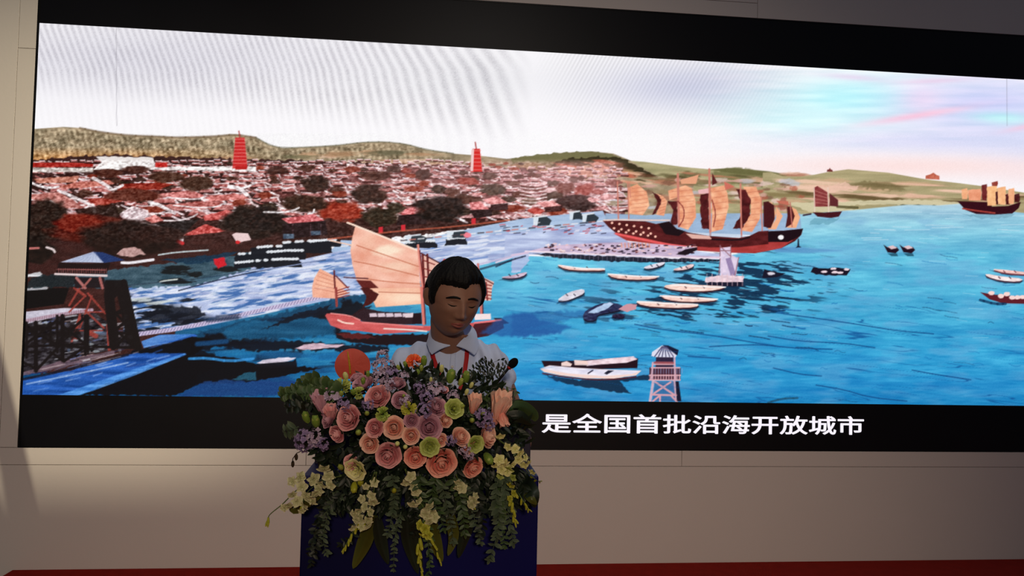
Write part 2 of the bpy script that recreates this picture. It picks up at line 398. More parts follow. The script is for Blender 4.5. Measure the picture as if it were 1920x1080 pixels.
    for pts in ([(1190,608),(1240,618),(1330,628),(1400,640),(1470,652),(1560,655)], [(1440,583),(1480,590),(1540,598),(1620,610),(1680,620),(1750,626)],
                [(1440,630),(1500,640),(1580,643),(1640,652)], [(1450,690),(1500,702),(1540,705)], [(1530,722),(1580,730),(1630,745),(1700,752)],
                [(1710,694),(1760,703),(1820,712)], [(1340,530),(1400,545),(1450,560)], [(1330,650),(1400,646),(1450,648)], [(1290,668),(1350,672)]):
        p.line(pts, 2.2, (18, 70, 128), .75)
    w = p.win(1000, 470, 1640, 680)
    if w:
        Xw, Yw = X[w], Y[w]; Yd = Yw - (Xw - 1400) * .12
        n2 = p.fbm(30, 4.2, 40, 41, Xw, Yd, 3); dn = np.exp(-((Xw - 1400) / 130) ** 2 - ((Yw - 528) / 48) ** 2) + .55 * np.exp(-((Xw - 1250) / 190) ** 2 - ((Yw - 575) / 40) ** 2)
        m_ = np.clip((n2 - .70 + .30 * dn) * 14, 0, 1) * np.clip(dn * 2, 0, 1) * .88
        p.C[w] = p.C[w] * (1 - m_[..., None]) + np.array([12, 38, 66]) * m_[..., None]
    for k in range(60):
        x = rng.uniform(950, 1900); y = rng.uniform(430, 640); p.line([(x, y), (x + rng.uniform(8, 30), y + rng.uniform(-1, 3))], 1.1, (200, 232, 244), .4)
    p.poly(S6((0,780),(200,770),(560,800),(300,820),(60,810)), (86,132,190), .6, soft=4)
    for k in range(22):
        x = rng.uniform(1560, 1900); y = rng.uniform(395, 450); p.line([(x, y), (x + rng.uniform(14, 50), y + rng.uniform(-1, 2))], 1.8, (190, 222, 238), .6)
    p.poly(S3((0,185),(300,180),(560,160),(700,200),(520,215),(300,270),(100,310),(350,310),(320,350),(0,365)), (34,92,160), .6, soft=6, rough=3)
    # town: dark ground, then rows of roofs and trees growing towards the quay
    p.poly([(50,300),(200,290),(600,302),(900,312),(1000,318),(1170,350),(1170,405),(960,420),(620,460),(640,500),(330,540),(330,700),(40,700),(40,300)], (58,30,27), tex=((14,8,7),20,8), rough=3)
    p.poly([(420,306),(900,314),(1000,320),(1170,352),(1170,405),(900,414),(640,392),(420,350)], (150,92,90), .75, tex=((60,50,50),12,5), rough=4, soft=6)
    p.poly([(930,318),(1010,322),(1160,352),(1165,402),(960,412)], (176,120,122), .8, tex=((50,44,44),12,5), rough=4, soft=3)
    y = 301.0
    while y < 412:
        s = (y - 284) / 130.0; x = 52 + rng.uniform(0, 20)
        while x < 1165:
            t = np.clip((x - 500) / 500, 0, 1); sc = s * (1 - .25 * t)
            W = rng.uniform(34, 66) * sc + 6; H = W * rng.uniform(.17, .26)
            lim = 428 - (x - 57) * .02
            if y + H < lim and rng.random() < .9 - .2 * (x < 220) and y > 296 + (x > 900) * 14:
                hue = rng.uniform(0, 1); lt = .5 + .5 * t
                col = (178 + 34 * hue * lt + 10 * t, 100 + 60 * lt * hue + 26 * t, 96 + 62 * lt * hue + 30 * t)
                dx = rng.choice([-1, 1]) * H * .9; yy0 = y + rng.uniform(-3, 3)
                p.poly([(x, yy0 + H), (x + W, yy0 + H), (x + W * .82 + dx * .3, yy0), (x + W * .12 + dx * .3, yy0)], col, .95, tex=((52,50,50),4,3))
                p.poly([(x + 1, yy0 + H), (x + W, yy0 + H), (x + W * .96, yy0 + H + 6.5 * sc + 1), (x + W * .05, yy0 + H + 6.5 * sc + 1)], (52,18,16), .9)
                p.line([(x + W * .05 + dx * .3, yy0 - 1.5 * sc), (x + W * .45 + dx * .3, yy0 + 1 * sc), (x + W * .9 + dx * .3, yy0 - 2 * sc)], 1.1 + 1.5 * sc, (238,222,224), .85)
                if rng.random() < .75:
                    p.poly([(x + W * .80 + dx * .3, yy0 - 1), (x + W * .86 + dx * .3, yy0 - 2), (x + W * 1.1, yy0 + H * 1.2), (x + W * 1.0, yy0 + H * 1.25)], (236,214,216), .9)
            x += W * rng.uniform(.85, 1.35)
        y += 4.6 + 10 * s
    for k in range(640):
        x = rng.uniform(60, 1160); yy0 = rng.uniform(300 + (x > 900) * 16, 408); s_ = (yy0 - 276) / 130
        L = rng.uniform(10, 24) * s_ + 3
        p.line([(x, yy0), (x + L * .6, yy0 + L * .28), (x + L, yy0 + L * .42)] if k % 3 else [(x, yy0), (x + L * .5, yy0 + 1.5), (x + L, yy0 - 1)], 1.2 + 2.6 * s_ * rng.uniform(.5, 1), [(240,226,230),(224,196,200),(238,214,214),(196,120,116)][k % 4], .85)
    for k in range(95):
        x = rng.uniform(60, 1150); yy0 = rng.uniform(306, 400); s = (yy0 - 284) / 130
        p.blob(x, yy0, rng.uniform(12, 26) * s + 3, rng.uniform(5, 9) * s + 1.5, [(58,34,26),(72,40,30),(126,44,26),(48,34,24)][k % 4], .92, tex=((20,14,10),5,4), rough=.45)
    p.poly(R2((235,140),(560,140),(700,150),(700,172),(235,175)), (168,34,26), .95); p.poly(R2((235,178),(700,180),(700,212),(235,212)), (206,198,192), .9, tex=((40,40,40),6,4))
    p.poly(R2((720,92),(900,96),(1150,100),(1160,170),(1300,172),(1920,170),(1920,205),(1300,196),(1150,195),(700,192),(760,140)), (242,236,234), .95, rough=1)
    p.poly(R2((1165,140),(1255,140),(1255,175),(1165,175)), (186,32,26))
    # detailed near roofs, left
    for pts, c in ((((220,380),(440,360),(540,420),(640,480),(500,480),(220,410)), (190,120,112)), (((640,410),(830,400),(940,430),(720,460)), (166,62,50)),
                   (((1160,380),(1440,345),(1560,400),(1300,420)), (204,120,116)), (((1530,400),(1760,370),(1880,410),(1590,430)), (206,118,112)),
                   (((1200,460),(1500,430),(1660,440),(1600,480),(1380,490)), (178,96,90)), (((900,520),(1000,465),(1110,500),(1130,560),(1010,590),(920,565)), (224,204,208)),
                   (((1520,540),(1700,495),(1760,510),(1690,565),(1540,575)), (208,96,92)), (((1360,690),(1540,600),(1700,655),(1560,670)), (202,84,80)),
                   (((1080,560),(1160,530),(1240,575),(1140,595)), (214,124,118)), (((420,330),(560,290),(820,270),(860,300),(640,330)), (196,112,98)),
                   (((250,260),(420,250),(600,240),(560,290),(300,295)), (200,130,110)), (((900,300),(1150,290),(1300,300),(1200,340),(880,350)), (140,36,22))):
        p.poly(R2(*pts), c, .95, tex=((52,50,50),4,3), rough=.8)
    for pts, wd in ((((440,350),(560,400),(700,470),(712,520)), 5.5), (((700,255),(800,310),(850,350)), 6), (((225,285),(300,320),(400,330),(440,320)), 4), (((1120,435),(1200,460),(1310,520)), 6),
                    (((1250,400),(1340,410),(1480,415),(1540,395)), 3), (((560,548),(700,540),(790,520),(815,490)), 3), (((1230,575),(1340,575),(1440,550),(1480,525)), 3),
                    (((1300,460),(1500,480),(1640,470),(1690,440)), 2.4), (((860,560),(1000,600),(1060,620)), 2.5), (((980,640),(1060,590),(1180,620)), 3), (((1720,320),(1800,330),(1850,380)), 7),
                    (((1780,340),(1860,320),(1920,290)), 4), (((860,340),(900,320),(920,310)), 5), (((380,430),(420,460)), 5)):
        p.line(R2(*pts), wd, (236,224,226), .92, tex=((22,22,22),4,3))
    p.poly(R2((1060,600),(1170,600),(1380,690),(1375,755),(1290,735),(1040,640)), (206,190,194), .95); p.line(R2((1070,625),(1200,675),(1370,745)), 6.5, (206,44,48), .95)
    p.poly(R2((560,490),(720,470),(870,440),(900,560),(600,560)), (40,22,18), .85, rough=2); p.poly(R2((1160,600),(1500,560),(1380,670)), (34,28,28), .9)
    for a in ((80,415,52,40,(38,24,18)), (168,430,72,27,(84,24,14)), (150,418,44,16,(116,30,16)), (60,470,40,25,(30,20,16)), (240,450,90,34,(34,20,16)), (290,440,52,14,(46,26,22)), (480,418,62,30,(34,22,18)),
              (205,325,26,8,(74,34,24)), (255,318,26,7,(70,36,28)), (310,331,36,11,(72,42,30)), (370,344,30,14,(66,40,28)), (250,366,52,12,(92,40,28))):
        p.blob(*a[:4], a[4], .97, tex=((16,10,8),8,6), rough=.3)
    # centre trees and near houses
    p.poly(R6((190,560),(430,525),(515,575),(260,605)), (212,108,112), .98, tex=((50,46,46),4,3)); p.poly(R6((200,600),(520,575),(540,680),(200,715)), (34,18,22), .97)
    for x in (276, 410, 488): p.line(R6((x, 600), (x, 690)), 1.6, (86,60,66), .9)
    p.poly(R6((205,675),(285,675),(285,710),(205,712)), (74,92,112)); p.poly(R6((410,655),(485,650),(485,680),(415,685)), (70,86,106))
    p.poly(R6((1070,500),(1200,470),(1250,520),(1100,535)), (222,124,126), tex=((40,36,36),4,3)); p.poly(R6((1070,535),(1280,520),(1280,600),(1050,610)), (38,20,22))
    p.poly(R6((1600,440),(1680,430),(1750,490),(1610,495)), (220,130,130), tex=((40,36,36),4,3)); p.poly(R6((1600,495),(1770,490),(1770,540),(1640,560)), (40,22,24))
    p.poly(R6((1700,420),(1800,390),(1890,440),(1760,455)), (226,146,146), tex=((40,36,36),4,3)); p.poly(R6((1760,455),(1890,445),(1890,495),(1760,500)), (50,24,26))
    p.poly(R6((810,510),(880,460),(950,500),(860,520)), (226,186,192)); p.poly(R6((940,455),(965,420),(1005,460)), (226,186,192))
    for cx, cy, rx, ry, c in ((460,300,105,58,(42,24,18)), (850,375,130,70,(44,26,20)), (650,510,165,72,(152,48,30)), (360,450,170,65,(52,30,20)), (1400,480,200,95,(28,18,16)), (930,550,130,75,(46,34,22)), (1050,480,70,40,(50,40,28)),
                              (1780,340,90,42,(50,40,30)), (1755,240,55,28,(58,38,30)), (1590,280,85,28,(132,44,34)), (720,190,60,26,(124,50,36)), (1370,340,55,30,(46,34,26)), (1250,225,65,42,(60,36,30)), (160,200,90,32,(64,34,28)),
                              (1030,190,60,26,(60,38,32)), (1130,200,40,20,(130,52,44)), (60,560,130,90,(30,18,16)), (380,180,70,24,(80,46,36)), (900,240,110,34,(70,40,32))):
        p.blob(480 + cx / 4, 270 + cy / 4, rx / 4, ry / 4, c, .97, tex=((26,16,12),6,5), rough=.35)
    p.line(R6((60,510),(200,515),(290,495),(322,478)), 3, (222,214,216)); p.line(R6((390,525),(430,515),(436,492)), 3, (222,214,216))
    # town right of centre
    for cx, cy, rx, ry, c in ((490,440,160,60,(40,24,22)), (400,330,70,45,(90,42,34)), (540,340,80,40,(142,52,44)), (130,430,60,30,(96,88,66)), (180,500,55,24,(170,52,44)), (760,290,60,22,(120,64,56)), (640,360,50,18,(150,70,64)), (720,400,60,18,(232,170,170)), (610,420,40,20,(226,160,160))):
        p.blob(960 + cx / 4, 270 + cy / 4, rx / 4, ry / 4, c, .95, tex=((20,14,12),6,5), rough=.4)
    for k in range(7):
        yy0 = 285 + k * 26; p.line(S2((60, yy0 + 15), (160, yy0 + 30), (260, yy0 + 10)), 2, (250,222,224), .9); p.line(S2((70, yy0 + 26), (160, yy0 + 42), (262, yy0 + 22)), 1.4, (136,74,74), .8)
    p.poly(S2((240,470),(380,460),(370,505),(250,512)), (62,30,30)); p.poly(S2((180,440),(300,425),(370,462),(240,475)), (236,160,158))
    w = p.win(50, 296, 1200, 470)
    if w:
        Xw, Yw = X[w], Y[w]; n2 = p.fbm(4.5, 2.6, 3, 3, Xw, Yw, 2) - .5; L_ = p.C[w].mean(-1)
        a_ = np.clip((Yw - 298) / 8, 0, 1) * np.clip((470 - Yw) / 30, 0, 1) * np.clip((1180 - Xw) / 40, 0, 1)
        p.C[w] += (a_ * n2 * (40 + L_ * .7))[..., None] * np.array([1, 1.05, 1.05])
        t_ = np.clip((Xw - 560) / 500, 0, 1) * np.clip((400 - Yw) / 60, 0, 1) * a_
        p.C[w] = p.C[w] * (1 - .42 * t_[..., None]) + np.array([240, 186, 186]) * .42 * t_[..., None]
    # pagodas
    for cx, yt, yb, w0, nf, c in ((450,258,316,14,9,(198,36,38)), (893,279,322,11,6,(214,44,42))):
        p.poly([(cx - w0 * .62, yt), (cx + w0 * .62, yt), (cx + w0, yb), (cx - w0, yb)], c)
        for k in range(nf):
            yk = yt + (yb - yt) * (k + .5) / nf; wk = w0 * (.72 + .33 * k / nf)
            p.line([(cx - wk, yk), (cx + wk, yk)], 1.5, (236,130,124), .8)
        p.line([(cx - 2, yt - 12), (cx, yt)], 2.2, (170,60,56))
    p.poly([(441,312),(464,312),(462,318),(441,318)], (180,24,24)); p.poly([(884,281),(889,279),(887,321),(882,321)], (240,206,206))
    # quay
    quay = [(236,540),(330,532),(420,512),(480,500),(560,488),(640,470),(700,462),(800,452),(900,441),(960,436),(1050,428),(1130,415),(1145,430),(1180,455),(1300,470),(1380,480),(1290,485),(985,477),(930,490),(720,545),(600,566),(480,592),(380,612),(270,628),(230,640)]
    p.poly([(620,470),(640,450),(760,455),(900,425),(980,410),(1130,395),(1145,425),(900,455),(760,490),(640,490)], (166,190,222), .98, tex=((20,18,14),30,5))
    p.poly(quay, (180,192,226), tex=((46,46,34),40,5))
    for k in range(50):
        x = rng.uniform(250, 900); yb_ = np.interp(x, [250,480,700,900], [612,578,530,488]); yt = np.interp(x, [250,420,640,900], [548,520,480,446])
        y = rng.uniform(yt, yb_); L = rng.uniform(14, 55)
        p.line([(x, y), (x + L, y - L * .16)], rng.uniform(1, 3.5), [(236,240,250),(84,124,190),(62,98,158),(214,222,246)][k % 4], .6)
    w = p.win(230, 440, 940, 630)
    if w:
        Xw, Yw = X[w], Y[w]; Yd = Yw + (Xw - 500) * .14
        q3 = Paint.__new__(Paint); q3.__dict__ = dict(p.__dict__); q3.C = np.zeros(X.shape + (3,), np.float32); q3.poly([(236,540),(420,512),(560,488),(700,462),(900,441),(985,440),(985,477),(720,545),(600,566),(480,592),(270,628),(230,640)], (1, 1, 1), 1, soft=2)
        n2 = p.fbm(34, 5, 60, 61, Xw, Yd, 3); m_ = np.clip((n2 - .5) * 9, 0, 1) * q3.C[w][..., 0] * np.clip((760 - Xw) / 200, .15, .85)
        p.C[w] = p.C[w] * (1 - m_[..., None]) + np.array([52, 98, 164]) * m_[..., None]
        n2 = p.fbm(30, 4, 80, 81, Xw, Yd, 3); m_ = np.clip((n2 - .53) * 9, 0, 1) * q3.C[w][..., 0] * .7
        p.C[w] = p.C[w] * (1 - m_[..., None]) + np.array([240, 242, 250]) * m_[..., None]
        n2 = p.fbm(22, 5, 20, 51, Xw, Yd, 3); m_ = np.clip((n2 - .45) * 10, 0, 1) * q3.C[w][..., 0] * np.clip((400 - Xw + (Yw - 590) * 3) / 60, 0, .92) * np.clip((Yw - 546) / 14, 0, 1)
        p.C[w] = p.C[w] * (1 - m_[..., None]) + np.array([12, 18, 28]) * m_[..., None]
    for k in range(10):
        x = rng.uniform(245, 400); y = rng.uniform(560, 612); p.blob(x, y, rng.uniform(12, 30), rng.uniform(1.5, 4.5), [(12,16,22),(28,40,60),(206,214,214)][k % 3], .85, rough=.6, soft=.5, ang=-.1)
    p.poly(R3((1020,210),(1300,130),(1500,150),(1540,200),(1400,260),(1180,270)), (14,18,28), .85, rough=4, soft=2)
    p.poly(R2((560,1000),(700,960),(960,930),(1230,900),(1600,860),(1900,800),(2040,770),(2040,880),(1700,990),(1500,1060),(930,1080),(560,1080)), (60,92,108), .9, tex=((30,30,30),18,5), rough=3)
    p.poly(R2((1200,870),(1600,830),(1800,800),(1620,880),(1400,900)), (18,50,74), .9, rough=2)
    for x, y, L in ((1190,960,220), (1200,1030,250), (1400,980,120), (1600,940,200), (1240,930,200)):
        p.blob(x / 4 + L / 8, 270 + y / 4, L / 8, 5, (16,18,20), .9, rough=.6)
    p.line(R2((1200,1035),(1240,1025),(1330,1015)), 2.6, (210,216,210)); p.poly(R2((1600,860),(1680,850),(1700,910),(1640,935),(1610,900)), (206,30,44), rough=1)
    p.line(R3((240*4-960+960,40),(1300,20)), 0.1, (0,0,0), 0)
    p.line([(335,545),(420,522),(500,505),(610,487)], 2.2, (14,22,48), .85)
    p.line([(240,535),(400,520),(560,490)], 1.6, (30,40,60), .5)
    # stacked cargo under white covers by the quay
    for x0, y0, W, H in ((1760,800,700,110), (0,780,0,0)):
        pass
    for (x, y, W, H) in ((440,474,80,17), (470,462,70,14), (530,452,92,22), (500,470,74,16), (580,450,60,12), (440,490,60,10), (760,452,60,12), (835,446,40,12), (480,486,86,14)):
        p.poly([(x, y + 3), (x + W * .9, y - 1), (x + W, y + H * .5), (x + W, y + H), (x, y + H + 3)], (16,20,30), .97, rough=1.4)
        [p.blob(x + W * (.04 + .085 * j), y + 2.6 - 3 * min(1, j / 6), W * .055, 2.6, (232,236,242), .95, rough=.3) for j in range(11) if rng.random() < .85]
    p.line([(480,508),(560,496),(640,480)], 2, (160,176,220), .8)
    for (x, y, W, H) in ((760,440,40,14),(838,432,44,14),(1000,405,34,18),(1068,396,26,16),(1092,400,30,16)):
        p.poly([(x, y + 4), (x + W * .7, y), (x + W, y + H * .5), (x + W * .9, y + H), (x + 4, y + H)], (36,46,54), .95, rough=1); p.poly([(x, y + 4), (x + W * .3, y + 2), (x + W * .22, y + H), (x, y + H)], (216,226,236))
        p.line([(x, y + 3), (x + W * .7, y)], 3, (226,232,240), .9)
    for k in range(34):
        x = 640 + k * 16; y = 462 - k * 1.55; p.line([(x, y), (x + 11, y - 1)], 2.6, [(238,236,240),(60,52,60),(206,120,108)][k % 3], .75)
    for x, y in ((714,431),(756,427),(888,415)): p.poly([(x - 4, y - 5), (x + 4, y - 6), (x + 4, y + 6), (x - 4, y + 6)], (206,42,54))
    p.blob(877, 441, 7, 5, (244,130,146)); p.line(R6((540,715),(740,690),(1100,650),(1500,620),(1900,570)), 3, (196,96,70), .7)
    for k in range(60):
        x = rng.uniform(930, 1130); p.line([(x, rng.uniform(405, 440)), (x + 1, rng.uniform(405, 440))][:1] + [(x + 3, 0)], .1, (0,0,0), 0)
        y = rng.uniform(418, 440); p.line([(x, y), (x + rng.uniform(2, 12), y - 1)], 1.8, [(32,30,48),(212,66,72),(240,236,246)][k % 3], .7)
    p.line([(930,492),(985,474)], 3, (222,206,226)); p.line([(720,545),(880,500),(985,474)], 3, (196,186,216), .8); p.line([(800,533),(985,481)], 4, (20,28,50), .6)
    # lattice walkway
    p.line([(255,627),(340,616),(420,598),(480,584),(560,566),(622,552)], 8, (206,192,222), .95)
    for k in range(60):
        t = k / 59; x = 262 + 350 * t; y = np.interp(x, [255,340,420,480,560,622], [627,616,598,584,566,552]); p.line([(x - 2, y + 3.4), (x + 2, y - 3.4)], 1.1, (88,82,120), .8)
    p.poly([(330,632),(480,596),(590,572),(640,556),(720,548),(600,600),(520,640),(420,650)], (14,60,92), .85, rough=4, soft=3)
    for k in range(46):
        x = rng.uniform(340, 700); y = rng.uniform(585, 740); L = rng.uniform(30, 90); p.line([(x, y), (x + L, y - L * .08)], rng.uniform(2, 9), [(8,14,30),(14,90,140),(8,26,50),(20,116,170)][k % 4], .55, soft=3)
    p.poly([(240,660),(420,622),(640,575),(640,560),(700,575),(640,600),(640,625),(460,640),(380,655),(420,672),(380,700),(330,740),(150,741),(300,690)], (10,12,20), .92, rough=5, soft=4)
    p.poly(R7((-260,330),(-120,260),(0,240),(200,250),(420,200),(580,270),(600,350),(300,380),(0,380),(-200,390)), (22,88,128), .9, tex=((20,26,30),60,8), soft=4, rough=3)
    p.poly(R7((-340,410),(0,400),(330,400),(600,420),(1000,430),(1000,480),(560,470),(300,470),(0,470),(-300,440),(-340,410)), (10,12,22), .9, rough=4, soft=3)
    for cx, cy, rx, ry, c in ((200,500,220,26,(20,88,140)), (560,520,150,26,(22,112,172)), (400,620,180,20,(16,72,120)), (100,690,170,40,(16,62,116)), (300,770,250,28,(18,70,120)), (700,610,80,14,(8,26,50)), (620,560,60,8,(10,40,90))):
        p.blob(480 + cx / 4, 540 + cy / 4, rx / 4, ry / 4, c, .8, rough=.5, soft=.6)
    # bottom-left: dock water and the black corner
    p.poly(R3((150,690),(520,620),(900,520),(1460,345),(1480,360),(1380,400),(1440,420),(1420,490),(700,760),(560,806),(150,806)), (34,86,170), tex=((26,34,50),60,5), rough=1)
    p.poly(R3((1060,400),(1200,350),(1460,345),(1300,400),(1080,450)), (70,130,212), .9, tex=((50,50,40),30,4))
    p.poly(R3((430,806),(760,700),(1390,490),(1400,505),(900,690),(580,806)), (96,156,228), .85, tex=((50,50,40),30,5))
    p.poly(R3((1050,470),(1440,365),(1600,380),(1460,500),(1380,510),(1400,490),(1000,490)), (8,8,12), .97, rough=1)
    p.poly(R3((600,802),(900,680),(1400,500),(1760,520),(1920,570),(2300,590),(2420,600),(2200,640),(1920,700),(1700,720),(1500,720),(1320,806)), (10,9,14), .98, rough=2)
    p.poly(R3((1320,812),(1500,720),(1640,690),(1920,700),(2300,690),(2500,812)), (22,62,120), .9, rough=3, soft=3); p.poly(R3((1750,690),(1830,640),(1920,630),(1920,690)), (40,110,140), .7, rough=2)
    p.line(R3((1420,530),(1560,525),(1720,550),(1900,530)), 5, (56,146,214), .85); p.line(R3((1480,420),(1700,400)), 9, (18,74,124), .8, soft=3)
    p.poly(R3((430,806),(650,730),(1000,610),(1380,490),(1400,500),(1000,660),(700,770),(580,806)), (84,150,226), .8, tex=((60,60,50),24,4))
    for k in range(40):
        x = rng.uniform(40, 300); y = 735 - (x - 40) * .26 + rng.uniform(-32, 8); p.line([(x, y), (x + rng.uniform(14, 50), y - 6)], rng.uniform(1, 3), [(120,160,224),(20,50,120),(180,200,240),(40,96,190)][k % 4], .5, soft=2)
    p.poly(R3((150,660),(480,590),(860,500),(860,470),(480,540),(150,620)), (104,84,96), .9, tex=((40,34,36),20,3), rough=1)
    p.line(R3((150,690),(500,615),(960,500)), 5, (20,20,34), .8); p.line(R3((200,720),(600,640),(960,560)), 3, (190,212,240), .6)
    for k in range(16): x = rng.uniform(150, 780); y = rng.uniform(445, 560); p.line(R3((x, y + 60), (x + 170, y + 22)), 1.3, (206,186,186), .5)
    # watch tower, left
    p.poly(R3((160,260),(700,180),(1060,440),(800,470),(480,540),(150,640)), (44,42,48), .9, tex=((70,70,74),10,4), rough=1)
    for k in range(70):
        x = rng.uniform(45, 250); y = rng.uniform(596, 690) - (x - 45) * .1; p.line([(x, y), (x + rng.uniform(6, 22), y - 3)], rng.uniform(1, 3), [(206,206,214),(96,110,160),(30,24,28),(150,130,130)][k % 4], .7)
    for k in range(40):
        x = rng.uniform(60, 225); y = rng.uniform(600, 660); p.blob(x, y, rng.uniform(3, 9), rng.uniform(2, 4), [(190,200,206),(80,100,130),(120,120,130)][k % 3], .6)
    dk = (24, 18, 18)
    p.poly(R3((175,0),(520,0),(480,120),(180,160)), (16,14,14), .95); p.line(R3((190,10),(350,0)), 5, (214,214,220), .8)
    p.poly(R3((175,180),(480,150),(660,155),(180,275)), (206,202,218), .97, tex=((24,24,24),5,4)); p.line(R3((175,250),(430,200),(690,165)), 6, (186,160,178), .95)
    for k in range(30): x = 180 + k * 17; y = 250 - k * 3; p.line(R3((x, y + 16), (x + 2, y - 12)), 1.1, (110,70,76), .8)
    for a, b, w_ in (((560,0),(640,60),8), ((640,60),(520,180),5), ((520,130),(600,0),6), ((660,40),(790,190),6), ((640,180),(800,180),4), ((690,60),(600,300),5), ((640,170),(780,300),6), ((560,320),(770,320),4), ((600,200),(540,400),6), ((680,340),(720,360),14), ((810,280),(820,460),10), ((580,380),(540,370),6), ((580,300),(600,220),8)):
        p.line(R3(a, b), w_ / 1.6, (150,62,54), .95, tex=((26,18,16),5,4))
    p.poly(R3((790,-60),(930,-60),(1060,440),(1000,450),(960,420),(880,60),(860,80),(900,440),(820,440),(780,60)), dk, .97)
    for a, b in (((870,0),(940,80)), ((840,160),(1000,330)), ((1000,200),(850,330)), ((860,200),(960,130)), ((870,440),(1010,290)), ((880,330),(1000,420)), ((820,340),(1020,340)), ((800,180),(980,190))):
        p.line(R3(a, b), 5.5, dk)
    p.line(R3((830,-30),(850,440)), 13, dk); p.line(R3((930,-40),(1040,450)), 13, dk)
    for x, yb_ in ((200,520), (270,620), (380,420), (430,480), (470,540), (640,500), (660,480)): p.line(R3((x, 260 if x < 400 else 210), (x, yb_)), 8 if x in (270, 470) else 5.5, dk)
    for a, b in (((180,290),(420,420)), ((420,250),(180,430)), ((430,250),(640,420)), ((640,220),(440,400)), ((180,440),(660,420)), ((180,560),(280,610)), ((270,620),(460,420)), ((380,480),(480,550)), ((480,550),(640,440)), ((190,480),(300,480)), ((560,440),(700,460)), ((420,300),(180,320)), ((700,440),(1040,450))):
        p.line(R3(a, b), 5, dk)
    for k in range(26):
        x = rng.uniform(185, 640); y = rng.uniform(290, 440); p.blob(x / 4, 540 + y / 4, 7, 6, dk, .8)
    p.poly(R2((200,980),(300,955),(320,985),(200,1000)), (208,210,214), .9, rough=1); p.line(R2((200,985),(310,990)), 3, (228,228,232))
    p.line(R2((200,785),(290,780)), 4, (190,110,106)); p.line(R2((350,775),(400,790),(412,810)), 4, (222,206,206))
    p.poly(R2((230,1000),(560,960),(560,1070),(200,1080)), (20,40,46), .7, rough=3)
    p.poly(R2((880,830),(920,780),(1030,775),(1100,830),(960,845)), (202,160,156), .9, tex=((50,50,50),4,4), rough=2)
    p.line(R2((915,890),(980,892),(1060,880),(1150,868)), 5, (236,232,238)); p.line(R2((1190,832),(1320,812),(1560,796)), 2.6, (206,222,226), .9)
    p.poly(R2((1740,680),(1770,665),(1860,670),(1885,720),(1830,730),(1780,745)), (232,204,204)); p.blob(446, 454, 4, 3, (210,40,44))
    p.poly(R2((440,890),(620,900),(830,890),(800,975),(420,975)), (30,18,18), .97)
    for k in range(22): x = 440 + k * 17; p.line(R2((x, 935), (x + 3, 970)), 1.4, (150,84,84), .8)
    p.line(R2((430,940),(790,945)), 1.4, (166,96,92)); p.line(R2((415,975),(800,988)), 4, (226,206,206))
    p.poly(R2((455,886),(700,808),(770,820),(780,890)), (186,196,222), tex=((12,12,12),8,8)); p.poly(R2((700,808),(770,812),(940,872),(780,892)), (34,54,104))
    for k in range(8): p.line(R2((690 + k * 4, 815), (500 + k * 38, 888)), 1, (140,150,186), .6)
    p.poly(R2((560,1000),(780,1000),(800,1080),(560,1080)), (30,18,20), .9); p.line(R2((575,1005),(640,1080)), 5, (176,110,106)); p.line(R2((750,1005),(770,1080)), 5, (166,96,92)); p.line(R2((620,1080),(680,1010)), 4, (160,92,86))
    # centre junk: sails
    p.poly(R6((745,615),(900,670),(1040,730),(1215,800),(1235,1085),(830,1085),(755,1020),(722,900),(708,800),(722,700)), (242,182,160), tex=((16,34,38),34,22))
    p.glow(730, 470, 30, 22, (254,234,206), .0)
    p.blob(727, 470, 26, 10, (254,236,212), .8, soft=.9); p.blob(745, 500, 30, 10, (250,214,190), .7, soft=.9); p.blob(690, 455, 14, 14, (246,196,172), .6, soft=.9)
    p.poly(R7((790,0),(1250,0),(1240,120),(900,145),(880,100)), (246,192,164), tex=((12,22,22),30,20)); p.blob(765, 559, 34, 9, (254,226,200), .8, soft=.9)
    for a in (((755,760),(960,830),(1220,920)), ((735,880),(900,910),(1220,990)), ((820,1010),(1000,1035),(1235,1050))): p.line(R6(*a), 1.8, (196,112,84), .9)
    p.line(R7((920,30),(1240,40)), 1.4, (186,104,80)); p.line(R6((685,590),(740,610),(1215,800)), 3.4, (252,224,206)); p.line(R6((560,725),(720,760)), 2.4, (248,206,184))
    p.poly(R6((750,1020),(860,1025),(920,1080),(800,1085)), (96,30,28)); p.poly(R7((780,0),(850,0),(920,50),(890,100),(800,150),(830,60)), (72,20,20), rough=1)
    p.poly(R6((1240,820),(1390,900),(1340,960),(1300,1080),(1250,1080)), (236,186,170)); p.line(R6((1240,820),(1400,905)), 2.5, (70,24,30))
    for x in (1250, 1285): p.line(R6((x, 830), (x + 12, 1080)), 4, (94,26,28))
    for k in range(4): p.line(R6((1250, 870 + 60 * k), (1340, 905 + 55 * k)), 2, (122,36,36))
    p.poly(R6((1390,890),(1410,860),(1480,885),(1420,900)), (206,66,62))
    p.line(R6((1215,760),(1250,1090)), 4.4, (226,140,126)); p.line(R6((1228,800),(1262,1090)), 2.2, (100,26,30)); p.line(R7((1240,0),(1258,270)), 5, (220,120,108)); p.line(R7((1256,0),(1272,270)), 2.2, (92,24,30))
    p.poly(R6((480,935),(580,985),(690,1080),(420,1080),(435,1010)), (244,180,152), tex=((10,20,20),20,20)); p.poly(R7((420,0),(640,0),(700,40),(600,80),(425,70)), (240,172,146), tex=((10,20,20),20,20))
    for k in range(5): p.line(R6((470 - 8 * k, 960 + 30 * k), (600, 1010 + 26 * k)), 1, (190,106,84), .8)
    p.line(R6((586,950),(592,1080)), 3, (96,26,30)); p.line(R7((600,0),(606,135)), 4.5, (150,62,58)); p.line(R6((600,990),(690,1080)), 2.5, (110,34,36))
    for k in range(4): p.line(R7((610, 20 + 18 * k), (700, -10 + 22 * k)), 1.6, (132,40,40))
    p.line(R6((660,1000),(840,1010)), 2.2, (80,28,36))
